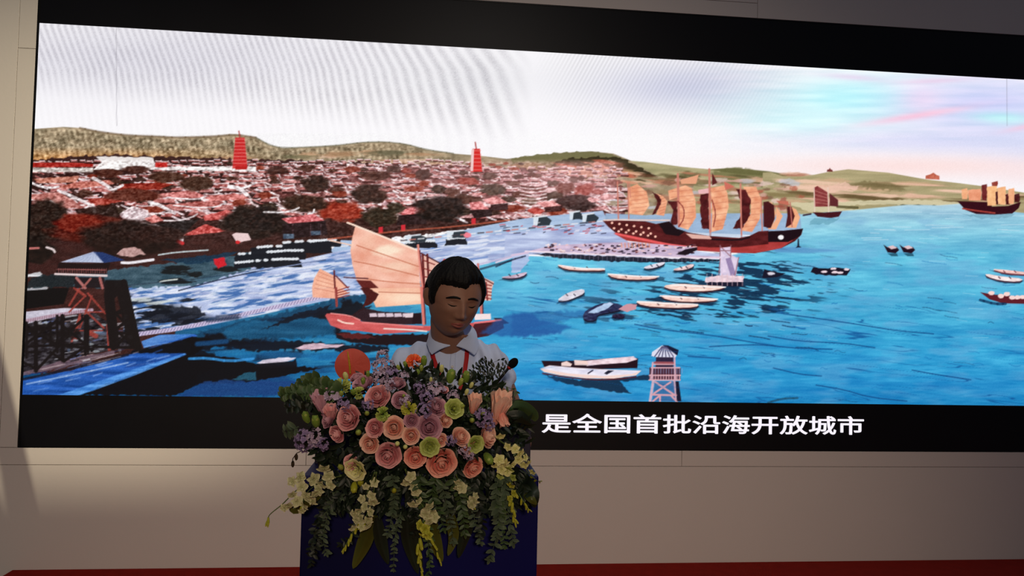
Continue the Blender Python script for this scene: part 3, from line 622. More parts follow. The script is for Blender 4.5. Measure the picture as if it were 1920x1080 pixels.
    # junk: right sail and mast behind the speaker's head
    p.poly(R6((1680,990),(1785,1035),(1770,1085),(1680,1085)), (236,186,172)); p.poly(R7((1660,0),(1770,0),(1760,95),(1680,90)), (238,190,174)); p.line(R6((1690,1000),(1780,1050)), 2.2, (90,30,34))
    for k in range(5): p.line(R7((1700, -30 + 25 * k), (1765, -18 + 25 * k)), 2, (130,38,38))
    p.line(R7((1725,-40),(1735,90)), 3, (122,34,36)); p.line(R6((1665,900),(1680,1080)), 3.6, (206,112,106)); p.line(R7((1680,0),(1690,190)), 4.6, (206,110,102)); p.line(R7((1700,60),(1702,190)), 2, (70,26,34))
    # junk hull
    p.poly(R7((600,330),(900,350),(1250,345),(1750,300),(1850,250),(1750,350),(1500,420),(1000,430),(700,410),(600,370)), (26,10,14), .96, rough=2)
    p.poly(R7((510,190),(620,195),(740,210),(790,250),(960,275),(1300,285),(1640,260),(1760,245),(1850,235),(1845,260),(1640,300),(1250,325),(940,345),(760,320),(640,310),(560,280)), (204,88,88), tex=((20,18,18),20,6))
    p.poly(R7((700,210),(800,150),(960,180),(1180,185),(1230,270),(960,275),(800,250)), (44,20,26), .95, rough=1)
    for k in range(6): x = 850 + 62 * k; p.poly(R7((x, 190), (x + 52, 188), (x + 62, 215), (x + 4, 218)), (216,196,208))
    p.poly(R7((1110,195),(1180,185),(1190,220),(1120,222)), (226,206,212)); p.poly(R7((1180,190),(1240,185),(1245,270),(1170,268)), (30,12,22)); p.poly(R7((970,150),(1130,130),(1190,145),(1110,170),(960,180)), (48,132,180), .9, rough=1.5)
    p.line(R7((615,240),(660,262),(730,268)), 3, (252,214,200)); p.line(R7((960,305),(1140,312),(1280,325)), 2.6, (240,222,216)); p.line(R7((800,258),(1250,292)), 3, (230,126,124)); p.line(R7((560,190),(700,205),(780,240)), 2, (240,150,146))
    p.poly(R7((1640,195),(1760,192),(1762,235),(1640,240)), (246,226,226)); p.poly(R7((1780,225),(1840,225),(1900,265),(1860,270),(1800,245)), (40,22,34)); p.poly(R7((1640,265),(1850,240),(1860,300),(1740,360),(1500,400),(1620,310)), (66,20,28), .95)
    p.line(R7((1640,262),(1840,240)), 3.5, (236,120,124))
    p.poly(R7((600,340),(780,340),(900,370),(780,385),(660,375)), (104,32,32), .8, rough=1.5); p.poly(R7((0,330),(80,300),(300,190),(560,130),(520,200),(300,240),(130,290)), (12,20,34), .9, rough=3)
    p.poly(R7((1300,230),(1340,260),(1500,270),(1900,330),(1700,400),(1450,400)), (28,72,140), .0)
    p.poly([(935,598),(960,590),(1000,585),(1010,600),(1070,612),(1050,625),(960,632),(900,626)], (30,84,156), .7, rough=2, soft=5)
    # small pale boats, lower left
    p.poly(R7((290,455),(360,425),(460,415),(600,425),(670,425),(620,445),(480,455),(380,465)), (206,176,190), tex=((40,40,40),10,3), rough=1); p.poly(R7((0,560),(60,540),(150,525),(300,520),(270,545),(180,560),(60,572)), (216,206,222), tex=((36,36,36),10,3), rough=1)
    p.poly(R7((0,570),(280,548),(300,530),(310,590),(120,600),(0,590)), (14,14,22), .95)
    p.poly(S2((700,520),(1000,535),(1200,520),(1900,520),(1925,520)) + S6((0,520),(240,520),(250,640),(0,660)) + S2((1925,690),(1300,660),(1000,590),(700,575)), (150,178,210), .96, tex=((14,14,14),20,6))
    for k in range(60):
        x = rng.uniform(1150, 1500); y = rng.uniform(335, 398); p.blob(x, y, rng.uniform(5, 20), rng.uniform(2, 5), [(222,170,160),(120,84,66),(176,92,72),(236,206,200),(150,130,96),(196,196,206)][k % 6], .7, rough=.6, soft=.6)
    # big treasure ship: far sails, hull
    for pts, dkpts in ((((870,330),(940,300),(1010,360),(1030,460),(980,535),(870,520)), None), (((1080,370),(1130,390),(1165,430),(1140,540),(1080,530),(1115,440)), ((1050,360),(1110,390),(1120,450),(1080,520),(1050,530),(1090,440))),
                       (((1170,350),(1300,310),(1345,330),(1375,420),(1380,550),(1320,645),(1250,620),(1240,400),(1180,420)), ((1170,430),(1240,430),(1240,600),(1190,600),(1205,500))),
                       (((1490,330),(1590,310),(1615,370),(1625,470),(1580,640),(1495,660),(1500,500)), ((1410,375),(1475,370),(1480,640),(1420,630))),
                       (((1730,320),(1830,320),(1870,420),(1860,560),(1800,660),(1715,650),(1790,520),(1790,420)), ((1680,340),(1750,340),(1790,420),(1780,540),(1720,640),(1655,630),(1710,540),(1715,430)))):
        P_ = S2(*pts); p.poly(P_, (240,168,130), tex=((20,38,36),12,8))
        ys = [q[1] for q in P_]; xs = [q[0] for q in P_]
        for k in range(1, 8):
            yk = min(ys) + (max(ys) - min(ys)) * k / 8; p.line([(min(xs) + 4 + abs(4 - k), yk + 1.5), (max(xs) - 3 - abs(4 - k), yk - 2)], 1.1, (186,106,84), .6)
        if dkpts: p.poly(S2(*dkpts), (82,26,28), tex=((26,12,12),8,6), rough=1.5)
    p.poly(S2((1500,215),(1540,290),(1500,310)), (92,36,36)); p.poly(S2((1260,270),(1400,230),(1380,300),(1270,300)), (232,164,128)); p.poly(S2((1590,280),(1670,320),(1600,345)), (206,110,94)); p.poly(S2((1395,345),(1480,330),(1478,370),(1400,375)), (236,184,186))
    for pts in (((0,430),(30,440),(60,520),(40,600),(20,640),(50,640),(0,640)), ((170,470),(210,490),(240,550),(210,630),(140,628),(180,560))):
        p.poly(S6(*pts), (246,178,136), tex=((14,26,26),20,14))
    p.poly(S6((0,430),(45,460),(50,560),(20,630),(-12,630)), (70,24,28)); p.poly(S6((60,470),(110,540),(60,640),(20,640),(60,560)), (244,176,136)); p.poly(S6((140,470),(175,470),(200,540),(180,600),(130,628),(145,540)), (80,26,28)); p.poly(S2((1885,435),(1925,430),(1925,630),(1885,620)), (70,24,28))
    p.blob(1468, 382, 9, 12, (150,70,62), .6); p.poly(S6((60,425),(150,430),(160,460),(80,445)), (196,110,90))
    for x, y0, y1, w_ in ((790,285,575,2.6), (868,290,570,2.2), (880,290,400,1.6), (1243,225,620,4), (1479,190,700,4), (1713,300,700,3), (1868,400,650,2.2)): p.line(S2((x, y0), (x + 8, y1)), w_, (206,128,112))
    p.line(S6((165,440),(180,620)), 2.2, (190,110,100))
    for a in (((1245,430),(1290,480),(1290,560),(1250,620)), ((1500,420),(1530,520),(1510,620))): p.line(S2(*a), 2, (120,34,36), .8)
    p.poly(S2((1240,620),(1300,640),(1420,660),(1680,680),(1780,690),(1860,660),(1925,650),(1925,700),(1240,700)), (150,180,214), .5)
    hull = S2((680,575),(800,572),(1000,580),(1080,600),(1180,580),(1240,640),(1330,665),(1480,690),(1700,705),(1780,690),(1850,655),(1925,650)) + S6((0,655),(120,650),(262,635),(250,680),(200,730),(100,780)) + S2((1925,800),(1820,820),(1640,815),(1400,800),(1200,770),(1020,740),(860,720),(780,670),(720,620))
    p.poly(hull, (84,26,28), tex=((22,12,12),14,5))
    p.poly(S2((760,670),(860,680),(1010,710),(1240,760),(1480,775),(1700,775),(1925,750)) + S6((0,735),(110,735),(190,720),(100,780)) + S2((1925,800),(1820,820),(1640,815),(1400,800),(1200,772),(1020,745),(860,725)), (170,58,56), tex=((16,10,12),16,5))
    p.line(S2((780,672),(900,700),(1010,722),(1150,752),(1300,770)), 4, (240,96,98), .9); p.line(S2((690,572),(800,568),(1000,572),(1180,572)), 3, (236,206,196), .9)
    for r_, (y0, x0) in enumerate(((592,750), (632,765), (655,800))):
        for k in range(6): p.blob(960 + (x0 + k * 55) / 4, 270 + (y0 + k * 8) / 4, 2.4, 2.2, (252,196,176), 1, rough=.1)
    p.poly(S2((1100,600),(1180,580),(1240,640),(1300,655),(1250,690),(1150,680)), (24,12,18), .95, rough=1); p.poly(S2((1300,670),(1480,690),(1500,715),(1350,710)), (226,178,166)); p.line(S2((1500,715),(1700,722),(1780,700)), 3, (30,16,22))
    p.poly(S6((0,655),(120,650),(262,635),(240,690),(150,735),(0,735)), (26,12,20), .95); p.blob(1464, 445, 5.4, 4.4, (250,248,250), 1, rough=.05)
    p.poly(S6((222,710),(230,710),(234,765),(250,775),(206,778),(220,765)), (20,24,46))
    # pier with goods
    p.poly(S2((100,810),(300,760),(700,740),(900,735),(1380,775),(1240,830),(1700,850),(1700,862),(1300,850),(700,835),(300,815)), (202,180,206), .97, tex=((40,34,30),16,4))
    for k in range(150):
        x = rng.uniform(240, 1380); y = rng.uniform(748, 826)
        if y > 800 and x < 300: continue
        p.blob(960 + x / 4, 270 + y / 4, rng.uniform(1.6, 5), rng.uniform(1, 1.8), [(48,28,44),(238,196,196),(112,60,66),(30,22,40),(250,228,226)][k % 5], .85)
    for k in range(9): x = 820 + k * 26; p.line(S2((x, 745), (x + 4, 775)), 2, (226,140,110), .8)
    p.poly(S2((1230,828),(1300,790),(1385,775),(1390,795),(1300,835)), (30,18,28)); p.line(S2((100,805),(300,812),(700,832),(1300,853),(1570,860)), 2.6, (244,226,236))
    p.poly(S2((160,818),(560,834),(1000,852),(1560,866),(1560,880),(1100,890),(700,880),(300,850)), (18,20,36), .92, rough=1.5)
    for k in range(40): x = 250 + k * 33; p.line(S2((x, 830 + k * .8), (x, 862 + k * .7)), .9, (180,160,190), .5)
    p.poly(S2((0,830),(120,825),(130,870),(60,960),(0,970)), (176,188,226), .9, tex=((30,30,20),30,5), rough=2); p.line(S2((0,835),(120,815)), 4, (216,196,222)); p.line([(930,500),(960,487),(985,480)], 3, (22,34,60), .7)
    # pier head
    p.poly(S2((1560,780),(1640,770),(1640,830),(1700,860),(1680,990),(1560,990)), (222,206,230), tex=((24,20,16),5,5)); p.poly(S2((1600,860),(1640,850),(1680,980),(1640,990)), (122,100,150), .7)
    for a in (((1560,760),(1560,840)), ((1640,760),(1640,850)), ((1560,800),(1640,800)), ((1565,770),(1635,840)), ((1700,850),(1670,990)), ((1560,860),(1550,990))): p.line(S2(*a), 1.8, (150,100,112), .9)
    p.poly(S2((1450,1000),(1560,985),(1740,990),(1735,1035),(1600,1045),(1450,1035)), (232,206,216), tex=((40,36,30),6,4), rough=1); p.poly(S2((1460,1036),(1735,1036),(1730,1070),(1470,1065)), (26,20,40), .9, rough=1)
    for k in range(8): x = 1462 + k * 38; p.line(S2((x, 975), (x, 1062)), 1.4, (230,190,196), .7)
    # little boats
    def boat(pts, c=(246,206,196), d=(58,22,30), sh=5, top=None):
        P_ = np.array(pts); cx = P_.mean(0)
        p.poly([(x, y + sh) for x, y in pts], (12, 40, 66), .7, soft=2, rough=1); p.poly([(x, y + 2.5) for x, y in pts], d, sm=1); p.poly(pts, c, tex=((30,38,38),8,3), sm=1); q_ = [P_[:, 0].min(), P_[:, 0].max()]; [p.line([(q_[0] + (q_[1] - q_[0]) * t_, cx[1] - 2), (q_[0] + (q_[1] - q_[0]) * t_ + 3, cx[1] + 1)], 2, d, .8) for t_ in (.35, .62)]
        if top: p.line(top, 2.4, (252, 246, 246), .9)
    boat(S2((330,905),(380,908),(520,930),(700,932),(695,950),(520,950),(400,940)), top=S2((380,914),(520,934),(690,936))); boat(S2((705,970),(800,978),(960,990),(1110,990),(1060,1015),(900,1018),(760,1005)), top=S2((720,975),(960,994),(1100,994)))
    boat(S2((980,925),(1040,905),(1150,880),(1140,905),(1070,930),(1010,938)), (226,220,232), (20,22,40)); boat(S2((1205,938),(1280,920),(1360,895),(1365,920),(1300,945),(1220,950)), (240,206,206), (20,22,40)); boat(S2((-100,1000),(0,985),(100,960),(118,965),(80,995),(0,1010)), (206,180,200), (30,20,40))
    boat(S3((330,95),(400,45),(460,20),(540,5),(545,40),(480,70),(400,100)), (226,220,232), (24,22,40)); boat(S2((1120,1065),(1240,1045),(1420,1058),(1620,1068),(1540,1095),(1400,1108),(1200,1095)), (250,214,202), top=S2((1200,1056),(1400,1070),(1600,1074)))
    boat(S3((1100,50),(1250,60),(1400,70),(1560,80),(1500,100),(1300,105),(1160,90)), (248,208,196), top=S3((1110,58),(1300,72),(1540,84))); boat(S3((915,95),(1050,100),(1200,112),(1410,118),(1380,145),(1200,150),(980,135)), (250,212,200), top=S3((940,102),(1200,118),(1390,124)))
    boat(S3((530,190),(600,140),(700,105),(820,120),(840,160),(700,190),(640,200),(630,245),(540,245)), (40,44,80), (16,16,34)); p.poly(S3((570,190),(640,140),(730,105),(760,120),(700,165),(620,190)), (176,200,232), tex=((30,30,30),6,4), rough=1); boat(S3((740,205),(800,190),(850,200),(830,225),(770,225)), (50,40,70), (16,16,34)); p.poly(S3((800,160),(860,120),(940,120),(930,160),(860,180)), (206,150,160), rough=1)
    # two long boats, near
    p.poly(S3((230,650),(500,690),(940,660),(1040,650),(1040,690),(800,700),(900,790),(780,780),(520,740),(400,720)), (14,40,66), .9, rough=2)
    p.poly(S3((220,545),(380,548),(560,540),(900,515),(945,530),(940,600),(600,610),(240,590)), (34,14,26)); p.poly(S3((560,545),(700,530),(910,512),(940,535),(860,560),(640,575),(560,585)), (240,214,222), tex=((24,30,30),8,4)); p.poly(S3((465,540),(560,545),(575,580),(470,578)), (246,214,206)); p.poly(S3((370,560),(410,548),(450,570),(440,588),(370,585)), (240,212,206))
    p.poly(S3((210,605),(280,580),(480,598),(700,610),(970,620),(930,655),(760,680),(560,678),(360,655),(240,630)), (244,214,206)); p.poly(S3((215,603),(290,582),(480,600),(700,612),(960,622),(900,645),(680,660),(420,640)), (232,228,244), tex=((20,20,14),16,4)); p.line(S3((230,640),(380,665),(580,688),(800,684),(930,664)), 2.4, (84,26,36))
    p.poly(S3((690,640),(720,618),(765,620),(710,650)), (30,30,50)); p.line(S3((570,640),(605,618)), 2.4, (40,36,60))
    # watch tower, right
    for a, b in (((1060,690),(1035,850)), ((1215,690),(1235,850))): p.line(S3(a, b), 5, (206,176,196))
    p.poly(S3((1225,700),(1250,700),(1270,850),(1235,850)), (24,22,44)); p.poly(S3((1070,700),(1215,700),(1225,850),(1055,850)), (60,80,130), .55)
    for a, b in (((1065,790),(1190,705)), ((1075,705),(1215,800)), ((1050,800),(1230,805)), ((1055,850),(1110,805)), ((1230,845),(1190,805)), ((1110,810),(1110,850))): p.line(S3(a, b), 3.4, (216,160,172))
    p.poly(S3((1080,510),(1210,510),(1210,690),(1070,690)), (44,34,60)); p.poly(S3((1030,595),(1265,600),(1262,692),(1028,688)), (74,34,48), .9)
    for k in range(12): x = 1036 + k * 20; p.line(S3((x, 650), (x, 690)), 1.8, (214,160,170)); p.line(S3((x + 20, 606), (x + 20, 640)), 1.3, (150,160,200), .8)
    for y, x0, x1 in ((572,1055,1220), (598,1045,1258), (655,1030,1262), (690,1028,1260)): p.line(S3((x0, y), (x1, y)), 2.4, (226,176,184))
    p.line(S3((1070,560),(1215,562)), 4, (160,84,92)); p.line(S3((1055,560),(1045,690)), 3, (214,170,184)); p.line(S3((1218,520),(1225,690)), 3, (214,170,184))
    p.poly(S3((1130,428),(1170,430),(1250,465),(1240,505),(1210,500)), (20,24,52)); p.poly(S3((1045,510),(1050,480),(1125,430),(1150,440),(1235,505),(1225,520),(1080,518)), (222,222,240))
    for k in range(6): p.line(S3((1125 + k * 7, 440), (1070 + k * 28, 514)), 2, (60,56,96), .9)
    # right: ship, junk, boats
    p.poly(S6((1420,430),(1500,432),(1660,436),(1680,470),(1800,465),(1895,435),(1880,480),(1830,522),(1700,530),(1560,525),(1480,495)), (54,14,24)); p.line(S6((1460,485),(1560,500),(1700,518)), 3, (170,66,56), .9); p.poly(S6((1440,525),(1560,530),(1850,528),(1800,550),(1600,560)), (110,160,180), .6, rough=2)
    for x0, y0, x1, y1, c in ((1450,330,1500,415,(244,176,132)), (1500,335,1600,425,(238,160,124)), (1600,300,1645,425,(110,40,40)), (1640,310,1720,465,(248,190,136)), (1705,350,1745,455,(70,22,26)), (1720,320,1785,455,(248,186,136)), (1780,370,1820,455,(80,26,28)), (1800,330,1850,450,(244,178,134)), (1845,370,1890,440,(76,28,30)), (1675,278,1725,315,(150,66,56))):
        p.poly(S6((x0, y0 + 10), (x1 - 6, y0), (x1, (y0 + y1) / 2), (x1 - 8, y1), (x0 + 4, y1 - 2)), c, tex=((14,20,20),6,5), rough=.6)
    p.poly(S6((340,330),(370,315),(450,365),(460,470),(345,470)), (140,62,62), tex=((20,16,16),6,6)); p.poly(S6((462,370),(525,420),(525,470),(462,465)), (96,40,44))
    for x in (344, 448): p.line(S6((x, 330), (x + 6, 510)), 2, (232,206,190))
    for k in range(4): p.line(S6((350, 350 + 30 * k), (450, 385 + 22 * k)), 1, (216,150,136), .7)
    p.poly(S6((335,512),(420,515),(555,505),(530,545),(470,555),(370,545)), (70,22,30)); p.poly(S6((350,555),(540,555),(480,600),(300,600)), (90,150,170), .5, rough=3); p.line(S6((265,535),(320,525)), 3, (60,44,60))
    for x in (865, 985): p.poly(S6((x, 755), (x + 30, 775), (x + 100, 772), (x + 118, 795), (x + 90, 820), (x + 30, 812)), (34,16,30)); p.poly(S6((x + 30, 770), (x + 70, 760), (x + 105, 780), (x + 60, 790)), (226,196,200)); p.poly(S6((x + 30,820),(x + 100,820),(x + 110,842),(x + 60,842)), (20,60,80), .7)
    p.poly(S6((320,960),(340,925),(450,935),(500,925),(620,940),(590,985),(450,985),(360,980)), (26,18,34), rough=1)
    for cx, cy in ((420,958),(500,962),(540,965),(490,935),(590,940)): p.blob(1440 + cx / 4, 270 + cy / 4, 6, 2.2, (236,214,222), 1, rough=.3)
    p.poly(S6((-30,940),(60,955),(130,975),(60,1000),(-40,1005)), (24,22,40), rough=1); p.blob(1446, 513, 7, 3, (220,214,226))
    boat(S6((1660,935),(1800,945),(1960,965),(1960,980),(1780,970)), (250,206,200), (110,50,60), 3); boat(S6((1625,970),(1760,995),(1920,1010),(1880,1035),(1740,1025),(1640,995)), (250,228,226), (60,34,52), 4)
    p.poly(K(1440,540,[(1590,32),(1700,50),(1850,60),(1960,70),(1960,120),(1760,115),(1660,85)]), (96,30,40)); 
    for cx, cy in ((1675,38),(1745,60),(1790,45),(1830,72),(1870,70),(1910,68)): p.blob(1440 + cx / 4, 540 + cy / 4, 6, 4, (250,216,212), 1, rough=.2)
    p.line(K(1440,540,[(0,860),(100,830),(220,825)]), 4, (30,80,110), .8)
    for a in (((1590,90),(1700,120),(1780,118)),): p.line(K(1440,540,list(a)), 5, (16,44,80), .7)
    # seams between the LED modules
    for xs_ in (218, 1887): p.line([(xs_, 46), (xs_ + 1, 236)], .9, (120, 116, 126), .55)
    w = p.win(960, 590, 2300, 765)
    if w:
        Xw, Yw = X[w], Y[w]; Yd = Yw - (Xw - 1400) * .13
        n2 = np.abs(p.fbm(190, 11, 140, 141, Xw, Yd, 3) - .5); m_ = np.clip((.022 - n2) * 60, 0, 1) * np.clip(p.fbm(90, 30, 150, 151, Xw, Yw, 2) * 2.4 - .9, 0, .8)
        p.C[w] = p.C[w] * (1 - m_[..., None]) + np.array([18, 84, 148]) * m_[..., None]
    # fine LED dither
    g = p.rng.random(X.shape).astype(np.float32) - .5
    L_ = p.C.mean(-1, keepdims=True) / 255
    p.C += g[..., None] * (6 + 26 * (L_ > .12) * np.clip((1000 - X[..., None]) / 500, 0.25, 1) * (Y[..., None] > 250))
    return np.clip(p.C, 0, 255)
def film_mesh():
    xs = np.linspace(X0 + .014, XR - .02, 1560)
    nz1 = 70; zsplit = at(900, 236, D).z
    zs = np.concatenate([np.linspace(Z_PB, zsplit, 366)[:-1], np.linspace(zsplit, Z_PT, nz1 + 60)])
    def to_frame(GX, GZ):
        P = np.stack([GX, np.full_like(GX, D), GZ - CAM.z], -1)
        x = P @ np.array(RR); y = P @ np.array(UU); z = P @ np.array(_f)
        return 960 + F * x / z, 540 - F * y / z
    # two samples each way, averaged
    acc = 0
    hx = (xs[1] - xs[0]) / 4; dz = np.gradient(zs) / 4
    GX0, GZ0 = np.meshgrid(xs, zs); DZ = np.broadcast_to(dz[:, None], GX0.shape)
    sx = np.repeat(xs, 2) + np.tile([-hx, hx], len(xs)); sz = np.repeat(zs, 2) + np.stack([-dz, dz], 1).ravel()
    GX, GZ = np.meshgrid(sx, sz); PX, PY = to_frame(GX, GZ)
    C = paint_film(PX, PY)
    C = C.reshape(len(zs), 2, len(xs), 2, 3).mean((1, 3)) / 255.0
    L = np.where(C <= .04045, C / 12.92, ((C + .055) / 1.055) ** 2.4)
    nx, nz = len(xs), len(zs)
    co = np.stack([GX0, np.full_like(GX0, D - .0015), GZ0], -1).reshape(-1, 3).astype(np.float32)
    i = np.arange(nz - 1)[:, None] * nx + np.arange(nx - 1)[None, :]
    q = np.stack([i, i + 1, i + nx + 1, i + nx], -1).reshape(-1)
    nf = len(q) // 4
    me = bpy.data.meshes.new('film_frame'); me.vertices.add(nx * nz); me.vertices.foreach_set('co', co.ravel())
    me.loops.add(len(q)); me.loops.foreach_set('vertex_index', q.astype(np.int32)); me.polygons.add(nf); me.polygons.foreach_set('loop_start', np.arange(0, len(q), 4, dtype=np.int32))
    me.update(calc_edges=True)
    a = me.color_attributes.new('film', 'FLOAT_COLOR', 'POINT'); a.data.foreach_set('color', np.concatenate([L, np.ones(L.shape[:2] + (1,))], -1).astype(np.float32).ravel())
    m = bpy.data.materials.new('lit LED picture'); m.use_nodes = True; nt = m.node_tree; b = nt.nodes['Principled BSDF']
    n = nt.nodes.new('ShaderNodeAttribute'); n.attribute_name = 'film'
    b.inputs['Base Color'].default_value = (.004, .004, .005, 1); b.inputs['Roughness'].default_value = .5; b.inputs['Specular IOR Level'].default_value = .15
    nt.links.new(n.outputs['Color'], b.inputs['Emission Color']); b.inputs['Emission Strength'].default_value = 1.0
    me.materials.append(m)
    return me
place(link('picture', film_mesh(), smooth=False), screen)

def caption():
    m = bpy.data.materials.new('white subtitle light'); m.use_nodes = True; b = m.node_tree.nodes['Principled BSDF']
    b.inputs['Emission Color'].default_value = lin((250, 244, 255)); b.inputs['Emission Strength'].default_value = 1.0; b.inputs['Base Color'].default_value = (.1, .1, .1, 1)
    text = '是全国首批沿海开放城市'
    cu = bpy.data.curves.new('subtitle', 'FONT'); cu.extrude = 0.0
    to = bpy.data.objects.new('subtitle_source', cu); COL.objects.link(to)
    pa, pb = at(1016, 810.5, D), at(1619, 818.5, D); step = (pb.x - pa.x) / 10.93
    top = at(1040, 776.5, D).z
    for i, ch in enumerate(text):
        cu.body = ch; bpy.context.view_layer.update(); dg = bpy.context.evaluated_depsgraph_get()
        me = bpy.data.meshes.new_from_object(to.evaluated_get(dg)); n = len(me.vertices); co = np.empty(n * 3, np.float32); me.vertices.foreach_get('co', co); co = co.reshape(-1, 3)
        bm = bmesh.new(); e = .017                      # bold: the glyph laid over itself with small shifts
        for kx, (sx_, sy_) in enumerate(((0, 0), (e, 0), (-e, 0), (0, e), (0, -e), (e * .7, e * .7), (-e * .7, e * .7), (e * .7, -e * .7), (-e * .7, -e * .7))):
            m2 = me.copy(); m2.vertices.foreach_set('co', (co + np.array([sx_, sy_, kx * .00002])).astype(np.float32).ravel()); bm.from_mesh(m2); bpy.data.meshes.remove(m2)
        bm.to_mesh(me); bm.free(); n = len(me.vertices); co = np.empty(n * 3, np.float32); me.vertices.foreach_get('co', co); co = co.reshape(-1, 3)
        X = pa.x + step * (i + co[:, 0]) - step * .03; Z = pa.z + (co[:, 1] + .075) * (top - pa.z) / .90
        me.vertices.foreach_set('co', np.stack([X, D - .003 - co[:, 2], Z], -1).astype(np.float32).ravel()); me.materials.clear(); me.materials.append(m); me.update()
        place(link('subtitle_character', me, smooth=False), screen)
    bpy.data.objects.remove(to)
caption()

# ---------------------------------------------------------------- unseen plates added above the frame, shaped to cast the wall shadows
def beam_cut(px_pts, t, wd=None):
    return [SPOT + (at(x, y, D) - SPOT) * t for x, y in px_pts]
steel = mat('dull steel', (90, 90, 92), .5, .4, metal=.6)
def blocker(pa, pb, pc, pd, label, t=.30, name='shadow_blocker'):
    q = beam_cut((pa, pb, pc, pd), t); n = (q[1] - q[0]).cross(q[3] - q[0]).normalized() * .004
    o = MB().add([p - n for p in q] + [p + n for p in q], [(0, 1, 2, 3), (7, 6, 5, 4), (0, 4, 5, 1), (1, 5, 6, 2), (2, 6, 7, 3), (3, 7, 4, 0)]).build(name, steel, smooth=False)
    return tag(o, label, 'blocker')
blocker((-41, 500), (107, 1110), (60, 1110), (-88, 500), 'added unseen slanting strut hung above the stage beside the spotlight beam')
blocker((-106, 500), (36, 1110), (-400, 1110), (-400, 500), 'broad added plate, unseen, shading the wall left of the strut')
blocker((-700, 940), (1500, 940), (1500, 1900), (-700, 1900), 'flat added flap, unseen, cutting the lower edge of the spotlight beam', .035, 'beam_blocker')
# ---------------------------------------------------------------- the podium
def podium():
    navy = mat('mottled dark navy', (5, 5, 60), .5, .12, vary=.5, vscale=2.2)  # navy whose brightness varies with noise
    rimm = mat('dark violet edge', (22, 14, 44), .4, .4)
    YF, YM, YB = 1.98, 2.14, 2.385
    xl, xr = at(563.5, 1000, YF).x, at(1008, 1000, YF).x
    zl = at(1000, 893, YF).z
    hl, hr = at(591, 830, YM).x, at(995, 830, YM).x
    zh = at(990, 768, YM).z; zr = 1.17; zd = 1.12
    p = empty('podium', ((xl + xr) / 2, 2.3, 0)); tag(p, 'dark navy blue lectern podium carrying the big flower arrangement', 'podium')
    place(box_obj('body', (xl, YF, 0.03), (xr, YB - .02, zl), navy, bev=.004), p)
    place(box_obj('plinth', (xl + .02, YF + .02, 0.0), (xr - .02, YB - .04, .035), rimm), p)
    t = .018
    place(box_obj('head_front', (hl, YM, zl - .002), (hr, YM + t, zh), rimm, bev=.002), p)
    for x in (hl, hr - t):
        vs = [(x, YM + t, zl), (x + t, YM + t, zl), (x + t, YB, zl), (x, YB, zl), (x, YM + t, zh), (x + t, YM + t, zh), (x + t, YB, zr), (x, YB, zr)]
        place(MB().add(vs, [(3, 2, 1, 0), (4, 5, 6, 7), (0, 1, 5, 4), (1, 2, 6, 5), (2, 3, 7, 6), (3, 0, 4, 7)]).build('side_panel', rimm, smooth=False), p)
    place(box_obj('desk_top', (hl + t, YM + t, zd - .02), (hr - t, YB, zd), mat('dark desk laminate', (40, 30, 40), .35, .4), bev=.002), p)
    return dict(xl=xl, xr=xr, hl=hl, hr=hr, zl=zl, zh=zh, zd=zd, YF=YF, YM=YM, YB=YB)
POD = podium()

# ---------------------------------------------------------------- the gooseneck microphone
def microphone():
    c = at(962, 681, 2.20); tip = at(955.5, 688, 2.20); b = Vector((at(890, 780, 2.25).x, 2.25, POD['zd']))
    p = empty('microphone', b); tag(p, 'black gooseneck microphone with foam head and red ring in front of the speaker', 'microphone')
    fm = mat('black foam', (16, 14, 15), .95, .1, bump=.5, bscale=300); mm = mat('black satin metal', (20, 20, 22), .35, .5, metal=.5)
    ax = (c - tip).normalized(); R = basis(ax)
    place(MB().ball(c, (.0125, .0125, .0175), 20, 14, R).build('foam_windscreen', fm), p)
    place(MB().tube([tip + ax * .001, tip - ax * .006], .0068, 16).build('light_ring', mat('red ring', (170, 24, 22), .4, .5)), p)
    pts = []; a = tip - ax * .006; m1 = a - ax * .12 + Vector((0, 0, -.01)); m2 = b + Vector((0, 0, .18))
    for k in range(17):
        s = k / 16; pts.append(a * (1 - s) ** 3 + m1 * 3 * s * (1 - s) ** 2 + m2 * 3 * s * s * (1 - s) + (b + Vector((0, 0, .03))) * s ** 3)
    place(MB().tube(pts, .0042, 10).build('gooseneck', mm), p)
    place(MB().tube([b, b + Vector((0, 0, .012)), b + Vector((0, 0, .03))], [.055, .05, .012], 24).build('base', mm), p)
microphone()

# ---------------------------------------------------------------- the speaker
def remesh(mb, name, voxel, smooth_it=2, parent=None, mt=None):
    o = mb.build(name, mt)
    md = o.modifiers.new('r', 'REMESH'); md.mode = 'VOXEL'; md.voxel_size = voxel; md.use_smooth_shade = True
    if smooth_it: s = o.modifiers.new('s', 'SMOOTH'); s.iterations = smooth_it; s.factor = .5
    bpy.context.view_layer.update(); dg = bpy.context.evaluated_depsgraph_get(); me = bpy.data.meshes.new_from_object(o.evaluated_get(dg))
    old = o.data; o.modifiers.clear(); o.data = me; bpy.data.meshes.remove(old)
    me.materials.clear(); me.materials.append(mt); me.polygons.foreach_set('use_smooth', np.ones(len(me.polygons), bool)); me.name = name
    return o

